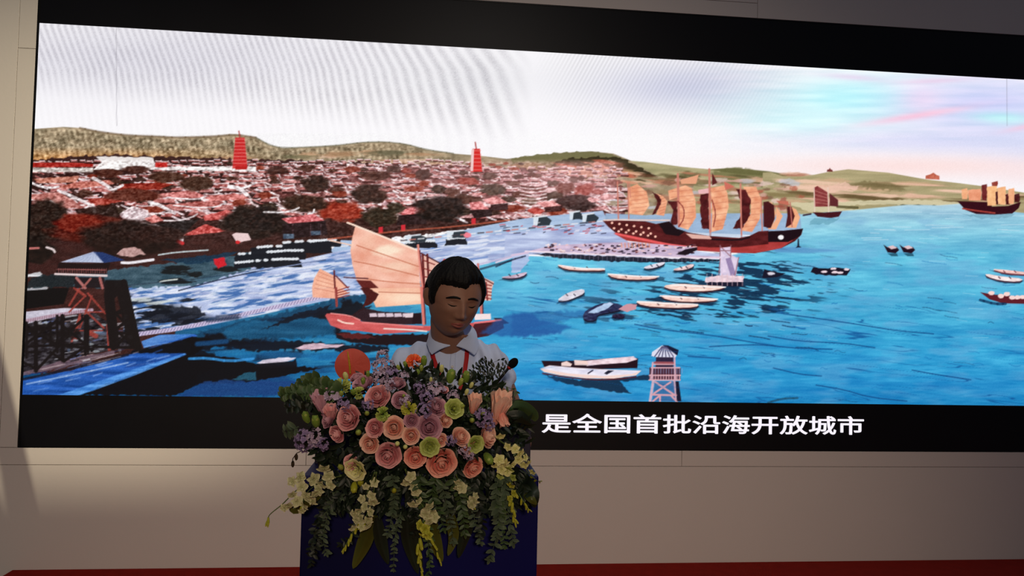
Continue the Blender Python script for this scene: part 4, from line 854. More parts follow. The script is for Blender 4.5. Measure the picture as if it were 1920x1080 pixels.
def limb(mb, pts, rad, n=20, sub=6):
    """round-ended tapering limb through the points"""
    P = [Vector(p) for p in pts]; Q = []; R = []
    for i in range(len(P) - 1):
        for k in range(sub):
            s = k / sub; p0 = P[max(i - 1, 0)]; p1 = P[i]; p2 = P[i + 1]; p3 = P[min(i + 2, len(P) - 1)]
            Q.append(.5 * ((2 * p1) + (p2 - p0) * s + (2 * p0 - 5 * p1 + 4 * p2 - p3) * s * s + (3 * p1 - p0 - 3 * p2 + p3) * s ** 3)); R.append(rad[i] * (1 - s) + rad[i + 1] * s)
    Q.append(P[-1]); R.append(rad[-1])
    mb.tube(Q, R, n); mb.ball(P[0], rad[0] * .999, n, 10); mb.ball(P[-1], rad[-1] * .999, n, 10)

def loft(mb, rings, n=40):
    """rings: (centre, rx, ry, squareness) stacked along the spine"""
    vs = []
    for c, rx, ry, e in rings:
        for k in range(n):
            a = 2 * PI * k / n; ca, sa = math.cos(a), math.sin(a)
            vs.append(Vector(c) + Vector((rx * math.copysign(abs(ca) ** e, ca), ry * math.copysign(abs(sa) ** e, sa), 0)))
    m = len(rings)
    fs = [(i * n + k, i * n + (k + 1) % n, (i + 1) * n + (k + 1) % n, (i + 1) * n + k) for i in range(m - 1) for k in range(n)]
    fs += [tuple(reversed(range(n))), tuple(range((m - 1) * n, m * n))]
    mb.add(vs, fs)

HC = at(851, 561, 2.36)
HM = (Matrix.Rotation(math.radians(17), 3, 'Z') @ Matrix.Rotation(math.radians(3), 3, 'Y') @ Matrix.Rotation(math.radians(21), 3, 'X'))
HS = 1.0
def H(x, y, z): return HC + HM @ (Vector((x, y, z)) * HS)

def face_point(dx, dy, dz, grow=0.0):
    """head surface for a unit direction; face looks along -Y"""
    x = dx * .0745; y = dy * .094; z = dz * .113
    fr = max(0, -dy)
    if dz < 0:                                      # jaw narrows, back of the head tucks into the neck
        t = min(1, -dz / .95); x *= 1 - .22 * t ** 2.0 * (.4 + .6 * fr); y *= (1 - .10 * t) if dy < 0 else (1 - .45 * t ** 1.3)
        if dy < 0: y -= .004 * t
    else:
        if dy < 0: y *= 1 - .05 * dz
        if dy > 0: y *= 1.03
        x *= 1 + .13 * math.sin(PI * min(1, dz)) ** .8
    x *= 1 + .03 * math.exp(-((dz - .1) / .3) ** 2)
    def g(cx, cz, sx, sz): return math.exp(-((x - cx) / sx) ** 2 - ((z - cz) / sz) ** 2)
    if dy < -.05:
        f = min(1, (-dy - .05) / .35); o = 0
        o += .0060 * g(0, .014, .0075, .020) + .0125 * g(0, -.006, .0085, .016) + .0185 * g(0, -.020, .0100, .0095)       # nose
        for s in (-1, 1):
            o += .0085 * g(s * .0125, -.0245, .0058, .0062)
            o += -.0085 * g(s * .031, .0150, .0150, .0105) + .0062 * g(s * .0315, .0135, .0125, .0068)                     # sockets, closed lids
            o += .0034 * g(s * .028, .0300, .0190, .0060)                                                               # brow
            o += .0052 * g(s * .044, -.008, .0170, .0150)                                                               # cheek
            o += -.0028 * g(s * .024, -.036, .0050, .0130)                                                              # fold
            o += -.0020 * g(s * .0315, .0100, .0140, .0016)
        o += .0062 * g(0, -.0455, .0200, .0052) + .0066 * g(0, -.0565, .0170, .0050) - .0040 * g(0, -.0510, .0220, .0018)  # lips
        o += -.0028 * g(0, -.0655, .0170, .0048) + .0068 * g(0, -.0840, .0190, .0120) - .0015 * g(0, -.0365, .004, .006)
        y -= o * f
    v = Vector((x, y, z))
    if grow: v += Vector((dx, dy, dz)).normalized() * grow
    return v

def head_grid(fn, n=96, m=72):
    vs = []; fs = []
    vs.append(fn(0, 0, 1))
    for j in range(1, m):
        for k in range(n):
            t = PI * j / m; a = 2 * PI * k / n; vs.append(fn(math.sin(t) * math.cos(a), math.sin(t) * math.sin(a), math.cos(t)))
    vs.append(fn(0, 0, -1))
    fs = [(0, 1 + k, 1 + (k + 1) % n) for k in range(n)]
    for j in range(m - 2):
        for k in range(n): a = 1 + j * n + k; b = 1 + j * n + (k + 1) % n; fs.append((a, a + n, b + n, b))
    L = len(vs) - 1; o = 1 + (m - 2) * n
    return vs, fs + [(o + k, L, o + (k + 1) % n) for k in range(n)]

def person():
    root = empty('person', (HC.x - .01, 2.60, 0)); tag(root, 'man in a pale blue short-sleeved shirt looking down while speaking behind the podium', 'person')
    skin = mat('skin', (146, 107, 89), .55, .35, bump=.04, bscale=220, vary=.05, vscale=18, sub=.08)
    # key joints, read off the photograph at the figure's own depth
    NB = at(849, 652, 2.47); SL = at(764, 680, 2.50); SR = at(922, 676, 2.47); cx = NB.x
    EL = at(738, 800, 2.53); ER = at(968, 792, 2.47)
    gx = POD['hr']; HR = Vector((gx + .002, 2.335, at(1000, 822, 2.3).z)); HL = Vector((cx - .10, 2.34, POD['zd'] + .028))
    b = MB()
    v, f = head_grid(lambda x, y, z: H(*face_point(x, y, z))); b.add(v, f)
    for s in (-1, 1):                                                                   # ears
        R = HM @ Matrix.Rotation(s * math.radians(-30), 3, 'Z')
        b.ball(H(s * .0785, .010, -.002), (.0065, .017, .029), 16, 12, R); b.ball(H(s * .084, .016, .004), (.006, .014, .022), 14, 10, R)
    limb(b, [H(0, .030, -.035), H(0, .030, -.095), NB + Vector((0, .035, -.02))], [.049, .047, .060])
    zs = NB.z
    loft(b, [((cx, 2.62, .93), .160, .115, .85), ((cx, 2.61, 1.04), .150, .105, .85), ((cx, 2.58, 1.18), .158, .108, .85), ((cx, 2.53, 1.34), .170, .112, .85), ((cx, 2.51, zs - .06), .150, .085, .85), ((cx, 2.50, zs - .01), .075, .06, .9)])
    for S, E_ in ((SL, EL), (SR, ER)): limb(b, [S + Vector(((cx - S.x) * .4, .02, -.03)), S, S.lerp(E_, .5), E_], [.050, .040, .040, .036])
    def hand(E_, Wp, kn, tips, thumb, pr=.026):
        limb(b, [E_, E_.lerp(Wp, .35), Wp], [.037, .035, .024], 18)
        pc = sum(kn, Vector()) / 4
        for i in range(4):
            limb(b, [Wp.lerp(kn[i], .15), kn[i]], [.012, .0105], 12, 3)
            limb(b, [kn[i]] + tips[i], [.0100, .0088, .0080, .0070], 12, 3)
        limb(b, thumb, [.0125, .0105, .0085], 12, 3)
    # hand over the side panel: fingers down its outer face, thumb inside
    z = HR.z
    Wp = Vector((gx - .055, 2.405, z + .012))
    kn = [Vector((gx - .004, 2.30 + .021 * i, z + .024 - .003 * i)) for i in range(4)]
    tips = [[Vector((gx + .013, 2.298 + .021 * i, z + .004)), Vector((gx + .015, 2.298 + .020 * i, z - .018)), Vector((gx + .010, 2.298 + .020 * i, z - .034 - (.004 if i in (1, 2) else 0)))] for i in range(4)]
    hand(ER, Wp, kn, tips, [Wp + Vector((-.004, -.03, .0)), Vector((gx - .045, 2.33, z + .002)), Vector((gx - .034, 2.305, z - .016))])
    Wl = HL + Vector((-.03, .07, .012))
    kn = [HL + Vector((-.03 + .020 * i, 0, .006)) for i in range(4)]
    tips = [[k_ + Vector((.004, -.032, .004)), k_ + Vector((.006, -.052, -.006)), k_ + Vector((.007, -.066 - (.006 if i in (1, 2) else 0), -.016))] for i, k_ in enumerate(kn)]
    hand(EL, Wl, kn, tips, [Wl + Vector((.03, -.01, 0)), HL + Vector((.048, .02, -.006)), HL + Vector((.058, -.006, -.010))])
    for s in (-1, 1):
        limb(b, [(cx + s * .085, 2.62, .95), (cx + s * .095, 2.60, .50), (cx + s * .10, 2.64, .10)], [.088, .056, .040]); limb(b, [(cx + s * .10, 2.65, .055), (cx + s * .105, 2.52, .035)], [.042, .034])
    body = remesh(b, 'body', .0032, 1, mt=skin); place(body, root)

    # hair: a cap that dips under the skin outside the hairline
    def hair(x, y, z):
        a = math.atan2(x, -y)                         # 0 at the face, +-pi at the back
        aa = abs(a)
        if aa < 1.02: line = .58 + .10 / (1 + math.exp(-(a - .18) * 14)) - .03 * math.exp(-((a - .05) / .12) ** 2) - .10 * max(0, abs(a) - .6) + .03 * mnoise.noise(Vector((a * 14, 0, 2)))
        elif aa < 1.16: line = .58 - (aa - 1.02) * 4.2
        elif aa < 1.38: line = -.03 - (aa - 1.16) * .5
        elif aa < 1.85: line = .24
        else: line = -.06 - .36 * min(1, (aa - 1.85) / .8)
        k = 1 / (1 + math.exp(-(z - line) * 26))
        th = .0085 + .0105 * max(0, z)
        n_ = mnoise.noise(Vector((a * 9 + z * 3, z * 3, 1.3))) * .0022 + mnoise.noise(Vector((a * 34, z * 5 + a, 4.3))) * .0012
        p = face_point(x, y, z, -.006 + (th + .006 + n_) * k)
        return H(*p)
    v, f = head_grid(hair, 180, 110)
    hm = mat('black hair', (12, 11, 12), .62, .22, bump=.35, bscale=140)
    place(MB().add(v, f).build('hair', hm), root)
    # brows, lash lines, lips
    def on_face(x, z, out=0.0):
        lo, hi = -1.0, 1.0; best = None
        dz = z / .113; dx = x / .0745
        for _ in range(6):
            r = math.sqrt(max(1e-4, 1 - dx * dx - dz * dz)); p = face_point(dx, -r, dz); dx += (x - p.x) / .0745; dz += (z - p.z) / .113; dx = max(-.95, min(.95, dx))
        return H(p.x, p.y - out, p.z)
    for s in (-1, 1):
        mb = MB(); top = [on_face(s * (.012 + .038 * t), .0275 + .0075 * math.sin(PI * min(1, t * .75 + .12)) - .004 * t + .0030 * (1 - t), .0016) for t in [k / 10 for k in range(11)]]
        mb.tube(top, [.0014 + .0023 * math.sin(PI * (.12 + .82 * k / 10)) for k in range(11)], 8); place(mb.build('eyebrow', hm), root)
        mb = MB(); ln = [on_face(s * (.0175 + .0265 * t), .0105 - .0030 * math.sin(PI * t), .0004) for t in [k / 10 for k in range(11)]]
        mb.tube(ln, [.0005 + .0015 * math.sin(PI * k / 10) for k in range(11)], 6); place(mb.build('eyelashes', hm), root)
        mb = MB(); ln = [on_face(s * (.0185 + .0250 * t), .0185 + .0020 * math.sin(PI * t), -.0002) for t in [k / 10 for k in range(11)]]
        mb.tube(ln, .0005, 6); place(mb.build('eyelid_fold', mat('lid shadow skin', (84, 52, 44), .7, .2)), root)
    lipm = mat('lips', (150, 82, 74), .45, .4)
    for zc, h_ in ((-.0462, .0032), (-.0556, .0040)):
        mb = MB(); ln = [on_face(.0225 * t, zc - (.0035 * abs(t) if zc > -.05 else -.0042 * abs(t) ** 1.5) , -.0016) for t in [-1 + k / 7 for k in range(15)]]
        mb.tube(ln, [.0006 + h_ * math.sqrt(max(0, 1 - (-1 + k / 7) ** 2)) for k in range(15)], 10); place(mb.build('lip', lipm), root)
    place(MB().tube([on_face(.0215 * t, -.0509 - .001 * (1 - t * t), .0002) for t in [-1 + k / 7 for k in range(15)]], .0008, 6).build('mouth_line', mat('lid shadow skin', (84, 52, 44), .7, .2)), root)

    # shirt
    sh = mat('pale blue cotton', (198, 216, 252), .8, .2, bump=.12, bscale=420, vary=.02, vscale=10, sheen=.2)
    s_ = MB()
    loft(s_, [((cx, 2.61, .96), .178, .132, .85), ((cx, 2.60, 1.06), .172, .126, .85), ((cx, 2.57, 1.18), .178, .126, .85), ((cx, 2.53, 1.33), .186, .126, .82), ((cx, 2.51, zs - .085), .170, .104, .85), ((cx, 2.50, zs - .030), .112, .078, .9), ((cx, 2.50, zs + .004), .078, .066, 1.0)])
    for S, E_ in ((SL, EL), (SR, ER)):
        m_ = S.lerp(E_, .30)
        limb(s_, [NB + Vector(((S.x - cx) * .25, .03, -.022)), NB.lerp(S, .60) + Vector((0, .02, -.004)), S, S.lerp(E_, .16), m_], [.050, .050, .048, .051, .055], 24)
    shirt = remesh(s_, 'shirt', .0048, 3, mt=sh)
    me = shirt.data; n = len(me.vertices); co = np.empty(n * 3, np.float32); no = np.empty(n * 3, np.float32); me.vertices.foreach_get('co', co); me.vertices.foreach_get('normal', no); co = co.reshape(-1, 3); no = no.reshape(-1, 3)
    d = np.zeros(n, np.float32)
    for i in range(n):
        x, y, z = co[i]
        if z < 1.0: continue
        side = min(1, max(0, (abs(x - cx) - .04) / .06))
        # soft folds falling from the shoulders towards the armpits
        d[i] = .0050 * side * math.sin((x - cx) * (150 if x > cx else 110) + (z - zs) * (44 if x > cx else -30) + 2.2 * mnoise.noise(Vector((x * 7, y * 7, z * 5)))) + .0050 * mnoise.noise(Vector((x * 16, y * 16, z * 9))) + .0016 * mnoise.noise(Vector((x * 60, y * 60, z * 26)))
    co += no * d[:, None]; me.vertices.foreach_set('co', co.ravel()); me.update()
    place(shirt, root)
    # the front of the shirt, for laying the collar, placket and lanyard on it
    dg = bpy.context.evaluated_depsgraph_get()
    from mathutils.bvhtree import BVHTree
    bv = BVHTree.FromPolygons([tuple(c) for c in co], [tuple(p.vertices) for p in me.polygons])
    def lay(px, py, out=.003):
        d_ = (at(px, py, 2.4) - CAM).normalized(); h = bv.ray_cast(CAM, d_)
        return (h[0] - d_ * out + h[1] * 0.0) if h[0] else at(px, py, 2.42)
    def strip(name, left, right, mt, out=.003, nn=14, par=root, th=.0012):
        """cloth strip lying on the shirt between two edge polylines given in photo pixels"""
        def samp(P, t):
            t *= len(P) - 1; i = min(int(t), len(P) - 2); s = t - i; return (P[i][0] * (1 - s) + P[i + 1][0] * s, P[i][1] * (1 - s) + P[i + 1][1] * s)
        vs = []
        for j in range(nn + 1):
            a = samp(left, j / nn); c = samp(right, j / nn)
            for k in range(5): vs.append(lay(a[0] + (c[0] - a[0]) * k / 4, a[1] + (c[1] - a[1]) * k / 4, out))
        N = len(vs); vs += [v - Vector((0, -1, 0)) * th for v in vs]
        fs = [(j * 5 + k, j * 5 + k + 1, j * 5 + k + 6, j * 5 + k + 5) for j in range(nn) for k in range(4)]; fs += [tuple(N + i for i in reversed(q)) for q in fs]
        for j in range(nn): fs += [(j * 5, j * 5 + 5, N + j * 5 + 5, N + j * 5), (j * 5 + 4, N + j * 5 + 4, N + j * 5 + 9, j * 5 + 9)]
        for k in range(4): fs += [(k, N + k, N + k + 1, k + 1), (nn * 5 + k, nn * 5 + k + 1, N + nn * 5 + k + 1, N + nn * 5 + k)]
        return MB().add(vs, fs).build(name, mt)
    cm = sh
    # skin shows in the open neck
    place(strip('open_neck', [(820, 628), (835, 643), (848, 658)], [(878, 628), (863, 643), (849, 658)], skin, out=.0065), root)
    # collar: one folded leaf each side of the open neck
    def collar(sgn):
        def zc(p): return zs - .012 + .097 * max(0, math.sin(p / 2)) ** .6
        def fn(u, v):
            t = (u + 1) / 2; p = .16 + t * (PI - .16); q = .74 + t * (PI - .74)
            I = Vector((.060 * math.sin(p), -(.094 if p < PI / 2 else .062) * math.cos(p), zc(p)))
            O = Vector(((.079 + .028 * max(0, math.cos(q))) * math.sin(q), -(.122 if q < PI / 2 else .088) * math.cos(q), zc(q) - .043 - .016 * math.exp(-((q - .74) / .22) ** 2)))
            m = I.lerp(O, v) + Vector((math.sin(p), -math.cos(p) - .2, .6)) * (.007 * math.sin(PI * v))
            return Vector((cx + sgn * m.x, 2.497 + m.y, m.z))
        mb = MB(); mb.patch(fn, 22, 6); N = len(mb.v); mb.add([(x + (x - cx) * -.03, y + .0015, z - .0015) for x, y, z in mb.v[:N]], [tuple(reversed(f)) for f in mb.f])
        return mb.build('collar_leaf', cm)
    place(collar(-1), root); place(collar(1), root)
    place(strip('placket', [(845, 664), (842, 700), (842, 760)], [(855, 661), (853, 700), (853, 760)], cm, out=.0045), root)
    bm_ = mat('pearl button', (220, 222, 226), .3, .5)
    for y in (688, 722): q = lay(848, y, .0075); place(MB().tube([q, q + Vector((0, .002, 0))], .0048, 16).build('button', bm_), root)
    place(strip('breast_pocket', [(900, 712), (900, 760)], [(940, 710), (940, 760)], cm, out=.004), root)
    # trousers, belt and shoes (behind the podium)
    t_ = MB(); loft(t_, [((cx, 2.62, .84), .170, .125, .9), ((cx, 2.62, 1.02), .172, .128, .9)])
    for s in (-1, 1): limb(t_, [(cx + s * .085, 2.62, .93), (cx + s * .095, 2.60, .50), (cx + s * .10, 2.64, .10)], [.100, .072, .060])
    place(remesh(t_, 'trousers', .009, 3, mt=mat('dark trousers', (28, 30, 40), .8, .2)), root)
    for s in (-1, 1):
        q = MB(); limb(q, [(cx + s * .10, 2.67, .050), (cx + s * .105, 2.58, .045), (cx + s * .11, 2.49, .036)], [.049, .050, .036]); q.box((cx + s * .105 - .045, 2.46, 0.0), (cx + s * .105 + .045, 2.72, .022), .008)
        place(remesh(q, 'shoe', .006, 2, mt=mat('black leather', (12, 12, 12), .3, .5)), root)
    # lanyard
    lan = empty('lanyard', (cx, 2.40, zs)); tag(lan, 'red lanyard hanging round the speaker\'s neck over his shirt', 'lanyard')
    rd = mat('red ribbon', (176, 20, 26), .55, .4, bump=.1, bscale=500)
    place(strip('strap', [(803, 648), (808, 672), (818, 700), (824, 740)], [(811, 647), (817, 672), (827, 698), (833, 740)], rd, out=.0065), lan)
    place(strip('strap', [(873, 640), (871, 670), (866, 705), (856, 740)], [(881, 642), (879, 672), (874, 706), (864, 740)], rd, out=.0065), lan)
    c = lay(848, 770, .012); place(box_obj('badge', (c.x - .045, c.y - .004, c.z - .06), (c.x + .045, c.y, c.z + .05), mat('white badge card', (225, 225, 225), .4, .4)), lan)
person()
# ---------------------------------------------------------------- the flower arrangement
def flowers():
    rnd = random.Random(11)
    C0 = at(785, 800, 1.98)
    arr = empty('flower_arrangement', (C0.x, 2.0, POD['zl'])); AL = arr.location.copy()
    tag(arr, 'large arrangement of pink roses, green blooms and trailing white orchids fixed to the podium front', 'flowers')

    def depth(px, py):
        if py > 905: return 1.865 + .05 * min(1, (py - 905) / 160) - .03 * (1 - min(1, abs(px - 780) / 240))
        q = 1 - ((px - 778) / 262) ** 2 - ((py - 812) / (158 if py < 812 else 150)) ** 2
        return 2.06 - .30 * math.sqrt(max(0, q))
    def pos(px, py, off=0.0):
        Y = depth(px, py) + off
        if 560 < px < 1012 and py > 893: Y = min(Y, POD['YF'] - .012)
        return at(px, py, Y)
    def normal(px, py):
        x = (px - 778) / 262; y = (812 - py) / 158
        return Vector((x * .85, -max(.45, math.sqrt(max(0, 1 - x * x - y * y))), y * .8 + .05)).normalized()
    def put(me, name, loc, R, sc, parent=None, label=None):
        o = bpy.data.objects.new(name, me); COL.objects.link(o)
        T = Matrix.Translation(Vector(loc) - AL) @ R.to_4x4() @ Matrix.Diagonal((sc[0], sc[1], sc[2], 1)) if parent is None else None
        if parent is None: o.parent = arr; o.matrix_local = T
        else: o.parent = parent; o.matrix_local = Matrix.Translation(Vector(loc)) @ R.to_4x4() @ Matrix.Diagonal((sc[0], sc[1], sc[2], 1))
        if label: o['label'] = label
        return o
    S = lambda px_d, px, py: px_d / 2 * depth(px, py) / F * 1.04           # radius in metres of a bloom px_d pixels wide
    seed = [0]
    def petal_fn(r0, r1, z0, z1, w, curl, a0, wav=.03, ph=0.0, notch=.22, cup=1.0):
        def fn(u, v):
            ww = w * (1 - .55 * (1 - v) ** 2); rr = r0 + (r1 - r0) * v ** (.65 * cup) + curl * v ** 4 * .35
            h = z0 + (z1 - z0) * v * (1 - notch * u * u) - curl * v ** 5 * .22
            rr += wav * math.sin(u * 5 + ph) * v * v
            a = a0 + u * ww
            return Vector((rr * math.cos(a), rr * math.sin(a), h))
        return fn
    # unit blooms look along +Z, radius about 1
    def rose_core(k):
        r_ = random.Random(k); mb = MB(); mb.ball((0, 0, .30), (.16, .16, .26), 10, 8)
        for i, (r0, r1, z1, w, n_) in enumerate(((.10, .17, .62, 1.6, 2), (.16, .29, .66, 1.35, 3), (.24, .44, .66, 1.1, 4), (.32, .60, .60, .92, 5), (.38, .72, .50, .80, 5))):
            for j in range(n_):
                mb.patch(petal_fn(r0 * .8, r1, .0, z1 + r_.uniform(-.04, .04), w * r_.uniform(.9, 1.15), -.62 + .17 * i, 2 * PI * j / n_ + i * 1.3 + r_.uniform(-.25, .25), .03, r_.uniform(0, 6)), 6, 5)
        return mb
    def outer_petal(open_=1.0):
        return MB().patch(petal_fn(.30, .80 * open_, -.14, .40, .98, .22, 0, .03, 1.0, .16), 10, 6)
    def ruffle(k, dens=1.0, spread=1.0):
        """carnation-like frilled ball"""
        r_ = random.Random(k); mb = MB()
        for i in range(int(26 * dens)):
            t = math.acos(1 - r_.random() * 1.05 * spread); a = r_.uniform(0, 2 * PI); d = Vector((math.sin(t) * math.cos(a), math.sin(t) * math.sin(a), math.cos(t)))
            R = basis(d, r_.uniform(0, 6)); b = d * .25; ph = r_.uniform(0, 6)
            def fn(u, v, R=R, b=b, ph=ph): return b + R @ Vector((u * .42 * (.3 + .7 * v), .10 * math.sin(u * 7 + ph) * v + .12 * v * v, .72 * v - .12 * u * u * v + .05 * math.sin(u * 11 + ph) * v))
            mb.patch(fn, 8, 3)
        return mb
    def cup_bloom(k, n1=6):
        """lisianthus: a whorled open cup with a dark heart"""
        r_ = random.Random(k); mb = MB()
        for i, (r0, r1, z1, w, cu) in enumerate(((.16, .34, .42, .8, .0), (.24, .60, .44, .75, .16), (.30, .90, .34, .7, .34))):
            for j in range(n1 - 1 + (i > 0)):
                mb.patch(petal_fn(r0, r1, -.1, z1, w, cu, 2 * PI * j / (n1 - 1 + (i > 0)) + i * .6 + r_.uniform(-.15, .15), .05, r_.uniform(0, 6), .25), 7, 5)
        mb.ball((0, 0, .1), (.15, .15, .22), 10, 7)
        return mb
    def bud(k):
        mb = MB(); mb.ball((0, 0, .0), (.62, .62, 1.0), 14, 10)
        for j in range(4): mb.patch(petal_fn(.34, .66, -.95, .75, .9, -.45, 2 * PI * j / 4 + .3, .0, 0, .5), 5, 5)
        return mb
    def florets(k, n_=34, elong=1.0):
        """cluster of little four-petalled flowers"""
        r_ = random.Random(k); mb = MB()
        for i in range(n_):
            t = math.acos(1 - 1.25 * r_.random()); a = r_.uniform(0, 2 * PI); d = Vector((math.sin(t) * math.cos(a), math.sin(t) * math.sin(a), math.cos(t)))
            R = basis((d + Vector((r_.uniform(-.4, .4), r_.uniform(-.4, .4), r_.uniform(-.2, .4)))).normalized(), r_.uniform(0, 6)); c = Vector((d.x, d.y * elong, d.z)) * r_.uniform(.62, .92); q = r_.uniform(.20, .32)
            for j in range(4):
                def fn(u, v, R=R, c=c, q=q, j=j):
                    a = PI / 2 * j; p = Vector((v * q, u * q * .46 * math.sin(PI * (.12 + .80 * v)), .25 * q * v * v + abs(u) * .05 * q)); return c + R @ (Matrix.Rotation(a, 3, 'Z') @ p)
                mb.patch(fn, 2, 3)
        return mb
    pm = lambda nm, deep, pale: mat(nm, deep, .55, .25, color2=pale, vary=.10, vscale=30, bump=.08, bscale=120)
    PINK = pm('dusty pink petals', (208, 120, 130), (240, 186, 184)); PEACH = pm('peach petals', (226, 146, 128), (246, 210, 188)); CORAL = pm('salmon pink petals', (228, 120, 108), (246, 190, 168)); MAUVE = pm('mauve petals', (176, 116, 138), (214, 168, 182))
    LIME = pm('lime green petals', (146, 160, 66), (196, 208, 122)); CREAM = pm('cream green petals', (204, 204, 124), (230, 226, 172)); BUDG = pm('green bud', (112, 140, 52), (184, 196, 100)); LILAC = pm('lilac petals', (158, 138, 164), (204, 186, 206)); PURP = pm('violet petals', (122, 104, 146), (166, 146, 184))
    WHITE = pm('white orchid petals', (176, 178, 128), (216, 214, 172)); YEL = pm('yellow green petals', (160, 164, 40), (204, 204, 92)); ORANGE = pm('orange petals', (236, 84, 50), (250, 140, 84))
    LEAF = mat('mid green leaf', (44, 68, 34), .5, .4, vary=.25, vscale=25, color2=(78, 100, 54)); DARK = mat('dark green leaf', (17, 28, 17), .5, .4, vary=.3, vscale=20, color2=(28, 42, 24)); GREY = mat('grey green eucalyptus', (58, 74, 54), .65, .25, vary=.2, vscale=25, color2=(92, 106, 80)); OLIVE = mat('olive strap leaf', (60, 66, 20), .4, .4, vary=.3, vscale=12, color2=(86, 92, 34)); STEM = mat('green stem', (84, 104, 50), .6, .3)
    foam = mat('dark wet floral foam', (14, 26, 16), .95, .1, bump=.6, bscale=80)
    place(MB().ball((0, 0, 0), (.18, .068, .105), 24, 14, Matrix.Identity(3)).build('floral_foam', foam), arr)
    arr.children[-1].location = Vector((at(790, 815, 2.0).x, 2.06, POD['zl'] + .106)) - AL

    cores = [rose_core(i) for i in range(3)]; opet = outer_petal(); cache = {}
    def msh(key, mb, mt):
        k = (key, mt.name)
        if k not in cache: cache[k] = mb.mesh(key, mt)
        return cache[k]
    def rose(px, py, d, mt, side=None, squash=1.0, full=True):
        n = normal(px, py)
        if side: n = (n + Vector(side)).normalized()
        R = basis(n, rnd.uniform(0, 6)); s = S(d, px, py) * 1.10
        o = put(cachecore(mt), 'rose', pos(px, py) - n * s * .45, R, (s, s, s * 1.0))
        for j in range(6):
            a = 2 * PI * j / 6 + rnd.uniform(-.2, .2); RZ = Matrix.Rotation(a, 3, 'Z') @ Matrix.Rotation(rnd.uniform(-.10, .12), 3, 'Y')
            k = rnd.uniform(.92, 1.08); put(msh('petal', opet, mt), 'petal', (0, 0, 0 if j % 2 else -.05), RZ, (k, k, k), o)
        return o
    def cachecore(mt):
        i = rnd.randrange(3); k = ('core', i, mt.name)
        if k not in cache: cache[k] = cores[i].mesh('rose', mt)
        return cache[k]
    for a in ((651,783,48,PINK), (707,742,46,PINK), (750,750,34,MAUVE), (702,802,36,PINK), (738,802,42,PEACH), (692,833,37,PEACH), (726,856,49,PINK), (771,817,34,PEACH), (805,801,48,MAUVE), (779,858,42,CORAL),
              (829,870,56,CORAL), (889,879,40,CORAL), (919,818,46,PEACH,(.9,0,.1)), (866,818,38,PEACH,(.2,0,.5)), (629,815,34,PINK,(-.2,0,-.4)), (680,716,42,MAUVE,(0,0,.4)), (744,716,32,MAUVE,(0,0,.5)), (838,788,28,PEACH,(.5,0,0)),
              (772,788,30,MAUVE), (820,762,40,MAUVE,(.2,0,.2)), (827,826,26,PEACH), (612,786,32,MAUVE,(-.5,0,.2)), (655,868,30,PINK,(-.2,0,.5)), (832,729,20,PINK,(0,0,.6)), (880,838,30,CORAL), (668,706,26,MAUVE,(0,0,.6))):
        rose(*a[:4], side=a[4] if len(a) > 4 else None)
    # long side-on blooms at both flanks
    sp = MB()
    for j in range(9): sp.patch(petal_fn(.12, .42 + .05 * (j % 3), -1.0, .9 + .12 * (j % 2), .75, .25 if j % 2 else .1, 2 * PI * j / 9, .06, j, .3), 6, 6)
    for px, py, w, h, mt, tilt in ((936,765,36,70,PEACH,(.25,-.35,1)), (889,757,24,40,PEACH,(.15,-.4,1)), (604,757,30,54,MAUVE,(-.2,-.4,1)), (620,775,24,34,PINK,(-.1,-.6,.9)), (942,782,20,40,CORAL,(.3,-.3,-1))):
        s = depth(px, py) / F; put(msh('side bloom', sp, mt), 'tulip_bloom', pos(px, py), basis(Vector(tilt)), (w * s, w * s * .9, h * s * .5))
    # green and cream blooms
    cups = [cup_bloom(5), cup_bloom(9)]; ruf = ruffle(3); flo = [florets(2), florets(8, 40)]; bd = bud(1)
    for px, py, d, mt in ((852,766,36,LIME), (893,833,32,LIME), (666,881,42,CREAM), (806,838,36,LIME)):
        n = normal(px, py); put(msh('cup%d' % (px % 2), cups[px % 2], mt), 'green_lisianthus', pos(px, py, -.012) - n * .005, basis(n, rnd.uniform(0, 6)), (S(d, px, py),) * 3)
    for px, py, d, mt in ((640,725,36,LIME), (767,766,30,YEL), (717,776,28,BUDG), (776,676,30,ORANGE), (800,843,26,LIME), (672,736,24,LIME)):
        n = normal(px, py); put(msh('frill', ruf, mt), 'orange_bloom' if mt is ORANGE else 'frilled_green_bloom', pos(px, py) - n * .004, basis(n, rnd.uniform(0, 6)), (S(d, px, py),) * 3)
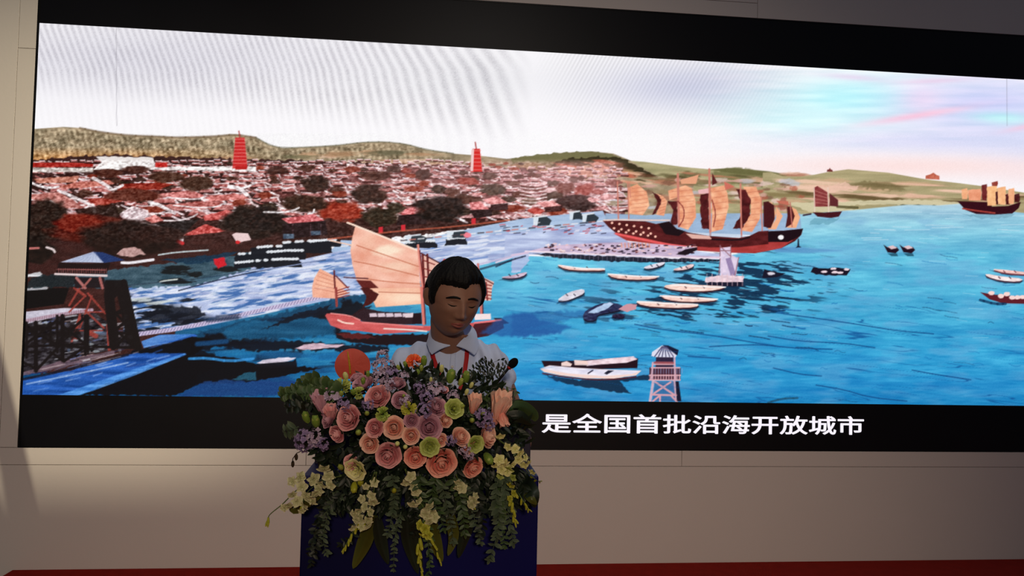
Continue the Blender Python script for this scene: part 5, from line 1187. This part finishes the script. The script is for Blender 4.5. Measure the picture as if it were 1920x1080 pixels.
    for px, py, d, mt, tl in ((574,782,22,BUDG,(-.3,-.5,1)), (592,790,24,BUDG,(-.1,-.6,.9)), (672,811,17,LIME,(0,-1,.2)), (688,775,14,LIME,(0,-1,.3)), (845,705,26,BUDG,(.2,-.3,1)), (874,706,22,BUDG,(.1,-.4,1)), (795,676,18,BUDG,(0,-.3,1)), (783,700,16,BUDG,(0,-.6,1)), (760,683,12,BUDG,(-.4,-.5,1)), (885,788,15,LIME,(0,-1,.1)),
                              (916,860,26,BUDG,(.3,-.7,-.4)), (640,738,14,LIME,(0,-.8,.5)), (662,735,15,BUDG,(-.2,-.7,.5)), (681,714,13,BUDG,(0,-.5,1)), (690,701,12,BUDG,(0,-.4,1)), (747,689,11,LIME,(-.4,-.5,.8)), (866,762,14,LIME,(.4,-.8,.2)), (864,716,15,LIME,(.3,-.4,1)), (757,742,10,LIME,(0,-1,.2)), (745,832,14,CREAM,(0,-1,0)), (760,838,13,CREAM,(0,-1,0)),
                              (648,705,15,CREAM,(-.3,-.4,1)), (664,914,20,YEL,(0,-.7,-.8)), (676,904,18,YEL,(.1,-.7,.8)), (639,876,16,LIME,(-.2,-.8,.5)), (739,920,14,YEL,(.1,-.8,.5)), (828,691,14,CREAM,(0,-.4,1)), (875,735,12,CREAM,(.3,-.5,1)), (884,722,12,CREAM,(.4,-.5,1)), (790,690,12,LIME,(0,-.6,1)), (808,712,10,CREAM,(0,-.6,1)), (905,775,13,LIME,(.3,-.9,.2))):
        v = Vector(tl).normalized(); put(msh('bud', bd, mt), 'flower_bud', pos(px, py, -.014), basis(v, rnd.uniform(0, 6)), (S(d, px, py), S(d, px, py), S(d, px, py) * 1.05))
    for px, py, d, mt in ((718,668,26,LILAC), (710,688,28,LILAC), (726,686,26,LILAC), (712,708,28,LILAC), (734,702,26,PURP), (728,722,26,LILAC), (626,745,34,LILAC), (644,758,26,PURP), (573,826,40,PURP), (592,820,32,LILAC), (606,832,24,PURP),
                          (816,734,36,LILAC), (800,745,26,PURP), (906,782,34,PURP), (916,796,24,PURP), (760,752,22,LILAC), (795,770,28,PURP), (870,842,22,LILAC), (880,852,22,LILAC), (846,826,20,PURP), (690,760,22,PURP), (600,744,22,LILAC), (757,706,20,LILAC), (786,728,22,PURP), (850,742,22,LILAC)):
        n = normal(px, py); k = rnd.randrange(2); put(msh('cluster%d' % k, flo[k], mt), 'lilac_cluster', pos(px, py, -.006), basis(n, rnd.uniform(0, 6)), (S(d, px, py) * 1.08,) * 3)
    # the coral anthurium
    ac = at(661, 684, 2.035); s = 33 * 2.035 / F
    hv = []
    def heart(t):                                     # heart outline, tip up, notch at the base
        a = t * 2 * PI; r = 1 - .10 * math.cos(a) - .26 * math.exp(-((a - PI) / .30) ** 2) ; return math.sin(a) * r * .98, math.cos(a) * r * .98
    N = 48; mb = MB(); vs = [(0, 0, .0)]; fs = []
    for j in range(1, 8):
        for k in range(N):
            x, y = heart(k / N); q = j / 7; r_ = q; z = -.14 * q * q + .05 * math.sin(k / N * 2 * PI * 3) * q * q + .010 * math.cos(10 * math.atan2(x, y - .1)) * q * (1 - q); vs.append((x * r_, y * r_, z))
    fs = [(0, 1 + k, 1 + (k + 1) % N) for k in range(N)] + [(1 + j * N + k, 1 + (j + 1) * N + k, 1 + (j + 1) * N + (k + 1) % N, 1 + j * N + (k + 1) % N) for j in range(6) for k in range(N)]
    M3 = Matrix(((1, 0, 0), (0, -.15, -1), (0, 1, -.15))).to_3x3(); M3 = Matrix.Rotation(.12, 3, 'Y') @ M3
    o = put(mb.add(vs, fs, [.2 + .3 * (i > 200) for i in range(len(vs))]).mesh('anthurium', pm('coral spathe', (204, 84, 72), (214, 96, 82))), 'anthurium', ac, M3, (s, s, s))
    put(MB().tube([(-.06, -.50, .02), (-.14, -.05, .12), (-.26, .42, .14), (-.36, .72, .08)], [.05, .055, .045, .025], 12).mesh('spadix', mat('yellow spadix', (196, 158, 40), .6, .3, bump=.3, bscale=300)), 'spadix', (0, 0, 0), Matrix.Identity(3), (1, 1, 1), o, 'yellow spadix')

    # leaves -------------------------------------------------------------------
    def leaf_patch(mb, base, dirv, L, wd, up=Vector((0, -1, 0)), droop=.25, rimv=None):
        d = Vector(dirv).normalized(); side = d.cross(up)
        side = side.normalized() if side.length > 1e-4 else d.orthogonal().normalized(); nrm = side.cross(d).normalized(); b = Vector(base)
        def fn(u, v): w_ = wd * math.sin(PI * min(.985, .10 + .88 * v)) ** .8; return b + d * (L * v) + side * (u * w_ * .5) + nrm * (abs(u) * w_ * .16 - droop * L * v * v * .5) 
        mb.patch(fn, 2, 4)
    def spray(pts, name, leafL, leafW, gap, mt, spread=.9, stemr=.0014, both=True, jitter=.3, pairs=2, off=0.0, kind=None):
        """a leafy stem through photo pixels [(px, py, depth offset)], with its leaves"""
        P = [pos(p[0], p[1], (p[2] if len(p) > 2 else 0) + off) for p in pts]; mb = MB(); Q = []
        for i in range(len(P) - 1):
            n_ = max(2, int((P[i + 1] - P[i]).length / gap))
            for k in range(n_):
                s_ = k / n_; p0 = P[max(i - 1, 0)]; p3 = P[min(i + 2, len(P) - 1)]
                Q.append(.5 * (2 * P[i] + (P[i + 1] - p0) * s_ + (2 * p0 - 5 * P[i] + 4 * P[i + 1] - p3) * s_ * s_ + (3 * P[i] - p0 - 3 * P[i + 1] + p3) * s_ ** 3))
        Q.append(P[-1]); mb.tube(Q, [stemr * (1.2 - .8 * i / len(Q)) for i in range(len(Q))], 5, .3)
        for i in range(1, len(Q)):
            t = (Q[i] - Q[i - 1]).normalized()
            for j in range(pairs):
                sd = t.cross(Vector((0, -1, 0))).normalized() * (1 if (i + j) % 2 else -1)
                dv = t * rnd.uniform(.2, .7) + sd * spread * rnd.uniform(.6, 1) + Vector((0, rnd.uniform(-.8, .25), 0)) + Vector([rnd.uniform(-jitter, jitter) for _ in range(3)])
                f_ = rnd.uniform(.75, 1.15) * (1 - .35 * i / len(Q)); leaf_patch(mb, Q[i], dv, leafL * f_, leafW * f_, Vector((rnd.uniform(-.5, .5), -1, rnd.uniform(-.5, .5))), rnd.uniform(-.1, .5))
        leaf_patch(mb, Q[-1], Q[-1] - Q[-2], leafL * .7, leafW * .6)
        o = mb.build(name, mt); place(o, arr); return o
    # dark filler between the blooms
    mb = MB()
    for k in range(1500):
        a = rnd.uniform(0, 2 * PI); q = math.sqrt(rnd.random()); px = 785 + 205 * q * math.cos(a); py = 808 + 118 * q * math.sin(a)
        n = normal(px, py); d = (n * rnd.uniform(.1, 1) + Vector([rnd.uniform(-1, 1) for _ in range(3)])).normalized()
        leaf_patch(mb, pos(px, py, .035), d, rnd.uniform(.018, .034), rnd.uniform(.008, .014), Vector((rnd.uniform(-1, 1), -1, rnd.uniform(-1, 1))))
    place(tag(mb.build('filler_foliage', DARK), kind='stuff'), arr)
    mb = MB()
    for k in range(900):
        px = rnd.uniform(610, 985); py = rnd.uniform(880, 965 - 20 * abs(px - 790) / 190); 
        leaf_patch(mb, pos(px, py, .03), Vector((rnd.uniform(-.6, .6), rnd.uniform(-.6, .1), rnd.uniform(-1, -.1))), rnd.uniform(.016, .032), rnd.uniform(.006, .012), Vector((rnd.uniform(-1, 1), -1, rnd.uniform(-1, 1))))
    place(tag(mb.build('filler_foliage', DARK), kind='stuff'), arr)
    # round-leaved branch, upper left; dark sprigs, upper right
    spray([(640,735), (600,722), (566,728), (530,742)], 'leafy_branch', .026, .020, .012, LEAF, 1.0, pairs=3, off=-.02); spray([(630,742), (590,738), (556,738), (528,735)], 'leafy_branch', .024, .019, .013, LEAF, 1.0, pairs=3, off=-.01); spray([(600,712), (580,712), (562,720)], 'leafy_branch', .024, .020, .014, LEAF, pairs=2)
    for pts in (((868,724,.05), (882,700,.06), (898,682,.07), (912,674,.07)), ((900,720,.06), (916,700,.08), (935,690,.08), (952,682,.08)), ((890,716,.05), (906,694,.08), (924,680,.08), (940,674,.08)), ((905,735,.04), (925,722,.05), (950,725,.05), (968,734,.05)), ((900,715,.06), (925,704,.08), (944,695,.08))):
        spray(pts, 'leafy_sprig', .019, .0085, .012, DARK if pts[0][0] != 905 else LEAF, .8, stemr=.0010, pairs=1)
    for k in range(8): 
        px = rnd.uniform(870, 940); py = rnd.uniform(742, 765); spray([(px - 20, py + 15, .03), (px, py, .03), (px + 22, py - 6, .03)], 'leafy_sprig', .018, .010, .010, DARK if k % 2 else LEAF, pairs=3)
    spray([(560,800), (548,806), (534,808)], 'leafy_sprig', .030, .013, .02, GREY); spray([(575,770), (555,762), (540,765)], 'leafy_sprig', .022, .012, .014, DARK, pairs=2); spray([(590,760), (560,750), (536,752)], 'leafy_sprig', .022, .010, .014, DARK, pairs=2)
    spray([(800,712), (815,706), (830,712)], 'leafy_sprig', .020, .013, .010, DARK, pairs=2); spray([(760,712), (775,708), (790,716)], 'leafy_sprig', .024, .016, .010, DARK, pairs=3)
    # big glossy leaves, right flank and hanging straps below
    def big_leaf(pts, wd, mt, name='large_leaf', off=0.0):
        P = [pos(x, y, (z[0] if z else 0) + off) for x, y, *z in pts]; mb = MB()
        def cur(v):
            t = v * (len(P) - 1); i = min(int(t), len(P) - 2); s_ = t - i; p0 = P[max(i - 1, 0)]; p3 = P[min(i + 2, len(P) - 1)]
            return .5 * (2 * P[i] + (P[i + 1] - p0) * s_ + (2 * p0 - 5 * P[i] + 4 * P[i + 1] - p3) * s_ * s_ + (3 * P[i] - p0 - 3 * P[i + 1] + p3) * s_ ** 3)
        w_ = wd * depth(pts[0][0], pts[0][1]) / F
        def fn(u, v):
            c = cur(v); t = (cur(min(1, v + .02)) - cur(max(0, v - .02))).normalized(); sd = t.cross(Vector((0, -1, 0))).normalized(); k = w_ * .5 * math.sin(PI * min(.99, .16 + .83 * v)) ** .75
            return c + sd * u * k + Vector((0, -1, 0)) * (-(abs(u) ** 1.5) * k * .35 + .04 * k * math.cos(u * 20))
        mb.patch(fn, 8, 14); o = mb.build(name, mt); place(o, arr); return o
    big_leaf([(945,770,.03), (975,763,.0), (1000,778,.0), (1004,790,.01)], 26, LEAF); big_leaf([(940,768,.04), (962,760,.03), (980,757,.03), (992,764,.03)], 18, DARK); big_leaf([(950,782,.03), (975,782,.0), (996,796,.0)], 24, DARK)
    big_leaf([(955,880,.02), (978,900,.01), (998,925,.0), (1003,952,.0)], 34, DARK); big_leaf([(600,925,.0), (575,940,.0), (553,955,.01), (545,948,.01)], 24, OLIVE); big_leaf([(612,836,.02), (605,860,.03), (600,885,.03)], 18, DARK); big_leaf([(980,905,.0), (992,930,.0), (1006,946,-.01)], 16, OLIVE)
    for pts, wd, mt in (([(700,965), (688,1005), (676,1035), (662,1066)], 28, OLIVE), ([(706,970), (712,1005), (718,1030), (728,1058)], 24, DARK), ([(765,965), (764,1000), (771,1035), (784,1076)], 26, DARK), ([(808,965), (812,1000), (820,1030), (829,1053)], 26, OLIVE),
                        ([(838,950), (848,985), (850,1012), (840,1042)], 22, OLIVE), ([(870,955), (876,985), (868,1015), (860,1046)], 24, DARK), ([(790,950), (783,985), (780,1020), (792,1062)], 22, DARK), ([(640,905), (620,925), (600,945)], 24, DARK)):
        big_leaf([(x, y, .03) for x, y in pts], wd, mt, 'strap_leaf')
    # eucalyptus trails
    for pts, L, Wd, mt in (([(612,925), (605,960), (598,1000), (588,1040), (583,1056)], .020, .011, DARK), ([(625,935), (612,975), (606,1010), (612,1036)], .020, .010, GREY), ([(600,960), (590,1000), (580,1035)], .018, .010, DARK), ([(752,960), (742,1000), (739,1035), (738,1066)], .016, .009, GREY), ([(690,920), (676,960), (662,1000), (640,1020)], .022, .010, DARK),
                       ([(735,890), (740,930), (735,965), (728,1000)], .022, .011, GREY), ([(788,890), (790,930), (800,970), (806,1010)], .024, .011, LEAF), ([(825,900), (836,940), (846,985), (850,1015)], .022, .011, GREY), ([(850,895), (862,930), (868,965), (872,1000)], .024, .012, LEAF), ([(862,900), (880,940), (890,975), (902,1016)], .020, .011, GREY),
                       ([(900,900), (896,940), (905,975), (900,1000)], .024, .014, DARK), ([(935,890), (930,930), (935,970), (930,1010), (918,1048)], .024, .013, GREY), ([(945,885), (948,930), (955,975), (962,1018)], .024, .013, GREY), ([(928,900), (938,945), (942,985), (946,1022)], .020, .011, LEAF), ([(650,890), (640,925), (622,945), (610,960)], .024, .010, DARK), ([(760,900), (768,930), (778,968), (776,1000)], .022, .010, DARK),
                       ([(800,1000), (804,1030), (806,1060), (803,1078)], .016, .009, LEAF), ([(905,880), (890,905), (884,935), (876,960)], .022, .012, DARK), ([(665,895), (690,915), (700,950)], .022, .010, DARK), ([(820,893), (810,925), (822,960), (832,990)], .026, .010, LEAF), ([(600,890), (625,905), (640,930)], .026, .010, GREY), ([(955,835), (970,845), (985,858)], .018, .009, GREY)):
        spray(pts, 'eucalyptus_trail', L, Wd, .011, mt, .85, pairs=2, off=-.004)
    # orchid sprays: stem, blossoms and tip buds, each blossom a piece of its own
    def orchid(kx):
        r_ = random.Random(kx); mb = MB()
        for j in range(5):
            a = PI / 2 + 2 * PI * j / 5
            def fn(u, v, a=a, w=.50 if j in (1, 4) else .36): p = Vector((v * .95, u * w * math.sin(PI * min(.98, .14 + .84 * v)) ** .8, .22 * v - .30 * v * v + .10 * u * u)); return Matrix.Rotation(a, 3, 'Z') @ p
            mb.patch(fn, 4, 5)
        mb.patch(lambda u, v: Vector((u * .26 * (1 - .3 * v), -.30 * v - .05, .34 * v * (1 - .4 * v) + .12 + .12 * u * u)), 4, 3); mb.ball((0, .02, .16), (.10, .12, .16), 8, 6)
        return mb
    orch = [orchid(1), orchid(2)]
    def orchid_spray(pts, blooms, mt=WHITE, budmt=YEL, tips=5, bs=9):
        P = [pos(x, y, -.014) for x, y in pts]; Q = []
        for i in range(len(P) - 1):
            for k in range(6):
                s_ = k / 6; p0 = P[max(i - 1, 0)]; p3 = P[min(i + 2, len(P) - 1)]
                Q.append(.5 * (2 * P[i] + (P[i + 1] - p0) * s_ + (2 * p0 - 5 * P[i] + 4 * P[i + 1] - p3) * s_ * s_ + (3 * P[i] - p0 - 3 * P[i + 1] + p3) * s_ ** 3))
        Q.append(P[-1]); o = MB().tube(Q, [.0019 - .0010 * i / len(Q) for i in range(len(Q))], 6).build('orchid_spray', STEM); place(o, arr)
        for (x, y, d) in blooms:
            p = pos(x, y, -.024); s_ = d / 2 * 1.9 / F * 1.02; k = rnd.randrange(2); n = Vector((rnd.uniform(-1.1, 1.1), -1, rnd.uniform(-1.3, .3)))
            put(msh('orchid%d' % k, orch[k], mt), 'blossom', p, basis(n, rnd.uniform(0, 6)), (s_,) * 3, o)
        for k in range(tips):
            q = Q[-1 - int(k * len(Q) * .08)]; dv = (Q[-1] - Q[-3]).normalized() + Vector((rnd.uniform(-.6, .6), -.2, rnd.uniform(-.5, .1))); s_ = bs / 2 * 1.9 / F * (.7 + .12 * k); dv.normalize()
            put(msh('bud', bd, budmt), 'bud', q + dv * s_ * 1.1, basis(dv), (s_ * .62, s_ * .62, s_ * 1.25), o)
        return o
    orchid_spray([(625,895), (590,905), (558,918), (530,945), (506,965), (502,978)], [(607,878,28), (588,898,28), (563,895,26), (548,903,24), (598,918,26), (575,930,26), (584,938,28), (557,940,24), (540,948,22), (566,913,24), (570,948,22), (533,952,18)], tips=3, bs=13)
    orchid_spray([(640,892), (600,905), (575,925), (566,950)], [(616,893,26), (603,908,26), (620,910,22), (592,925,24), (566,958,16), (548,927,20)], tips=2, bs=12)
    orchid_spray([(703,885), (692,915), (680,950), (668,985), (652,1015), (645,1030)], [(702,905,20), (697,930,22), (700,942,24), (684,950,22), (672,958,24), (676,972,26), (690,975,22), (695,960,20), (668,975,20), (662,990,18)], tips=7, bs=11)
    orchid_spray([(706,885), (700,925), (688,965), (680,985)], [(686,912,16), (678,935,18), (664,964,20), (678,988,18), (690,985,20)], budmt=YEL, tips=3, bs=14)
    orchid_spray([(760,880), (772,915), (795,955), (800,990), (815,1025), (826,1052)], [(770,894,24), (775,908,26), (762,905,22), (780,922,22), (803,950,26), (798,965,26), (810,960,20), (815,970,22), (775,945,24), (785,940,18), (805,978,20)], tips=8, bs=12)
    orchid_spray([(800,960), (796,990), (784,1020), (788,1050), (790,1078)], [(797,992,26), (788,985,22), (804,1004,20), (795,1003,20)], mt=YEL, tips=8, bs=12)
    orchid_spray([(855,890), (864,912), (880,940), (888,950)], [(860,905,20), (866,915,24), (858,915,18), (888,938,24), (884,946,22), (892,930,16)], tips=2, bs=8)
    orchid_spray([(935,870), (955,895), (960,930), (963,965), (966,980)], [(958,910,18), (952,905,16), (964,925,16), (956,935,14)], mt=YEL, tips=8, bs=12)
    orchid_spray([(930,820), (965,850), (985,880), (1005,900), (1014,902)], [(938,818,20), (952,838,18), (966,842,20), (975,850,22), (972,862,20), (982,872,20), (990,868,18), (998,885,18), (985,858,16), (960,872,20), (944,868,26), (936,862,24), (950,882,26), (940,880,22), (930,872,20)], mt=CREAM, tips=5, bs=10)
    orchid_spray([(940,880), (960,905), (978,935), (992,955)], [(946,895,24), (952,880,26), (938,892,18), (962,895,18)], mt=LIME, tips=5, bs=10)
    # the little drooping twig at the left edge
    tw = MB().tube([pos(566,845), pos(556,850), pos(549,860), pos(548,872)], .0011, 6)
    for x, y in ((555.5,857), (549,870)): tw.ball(pos(x, y), (.0042, .004, .0085), 10, 8)
    place(tw.build('twig', mat('dark brown twig', (56, 44, 26), .7, .2)), arr)
flowers()
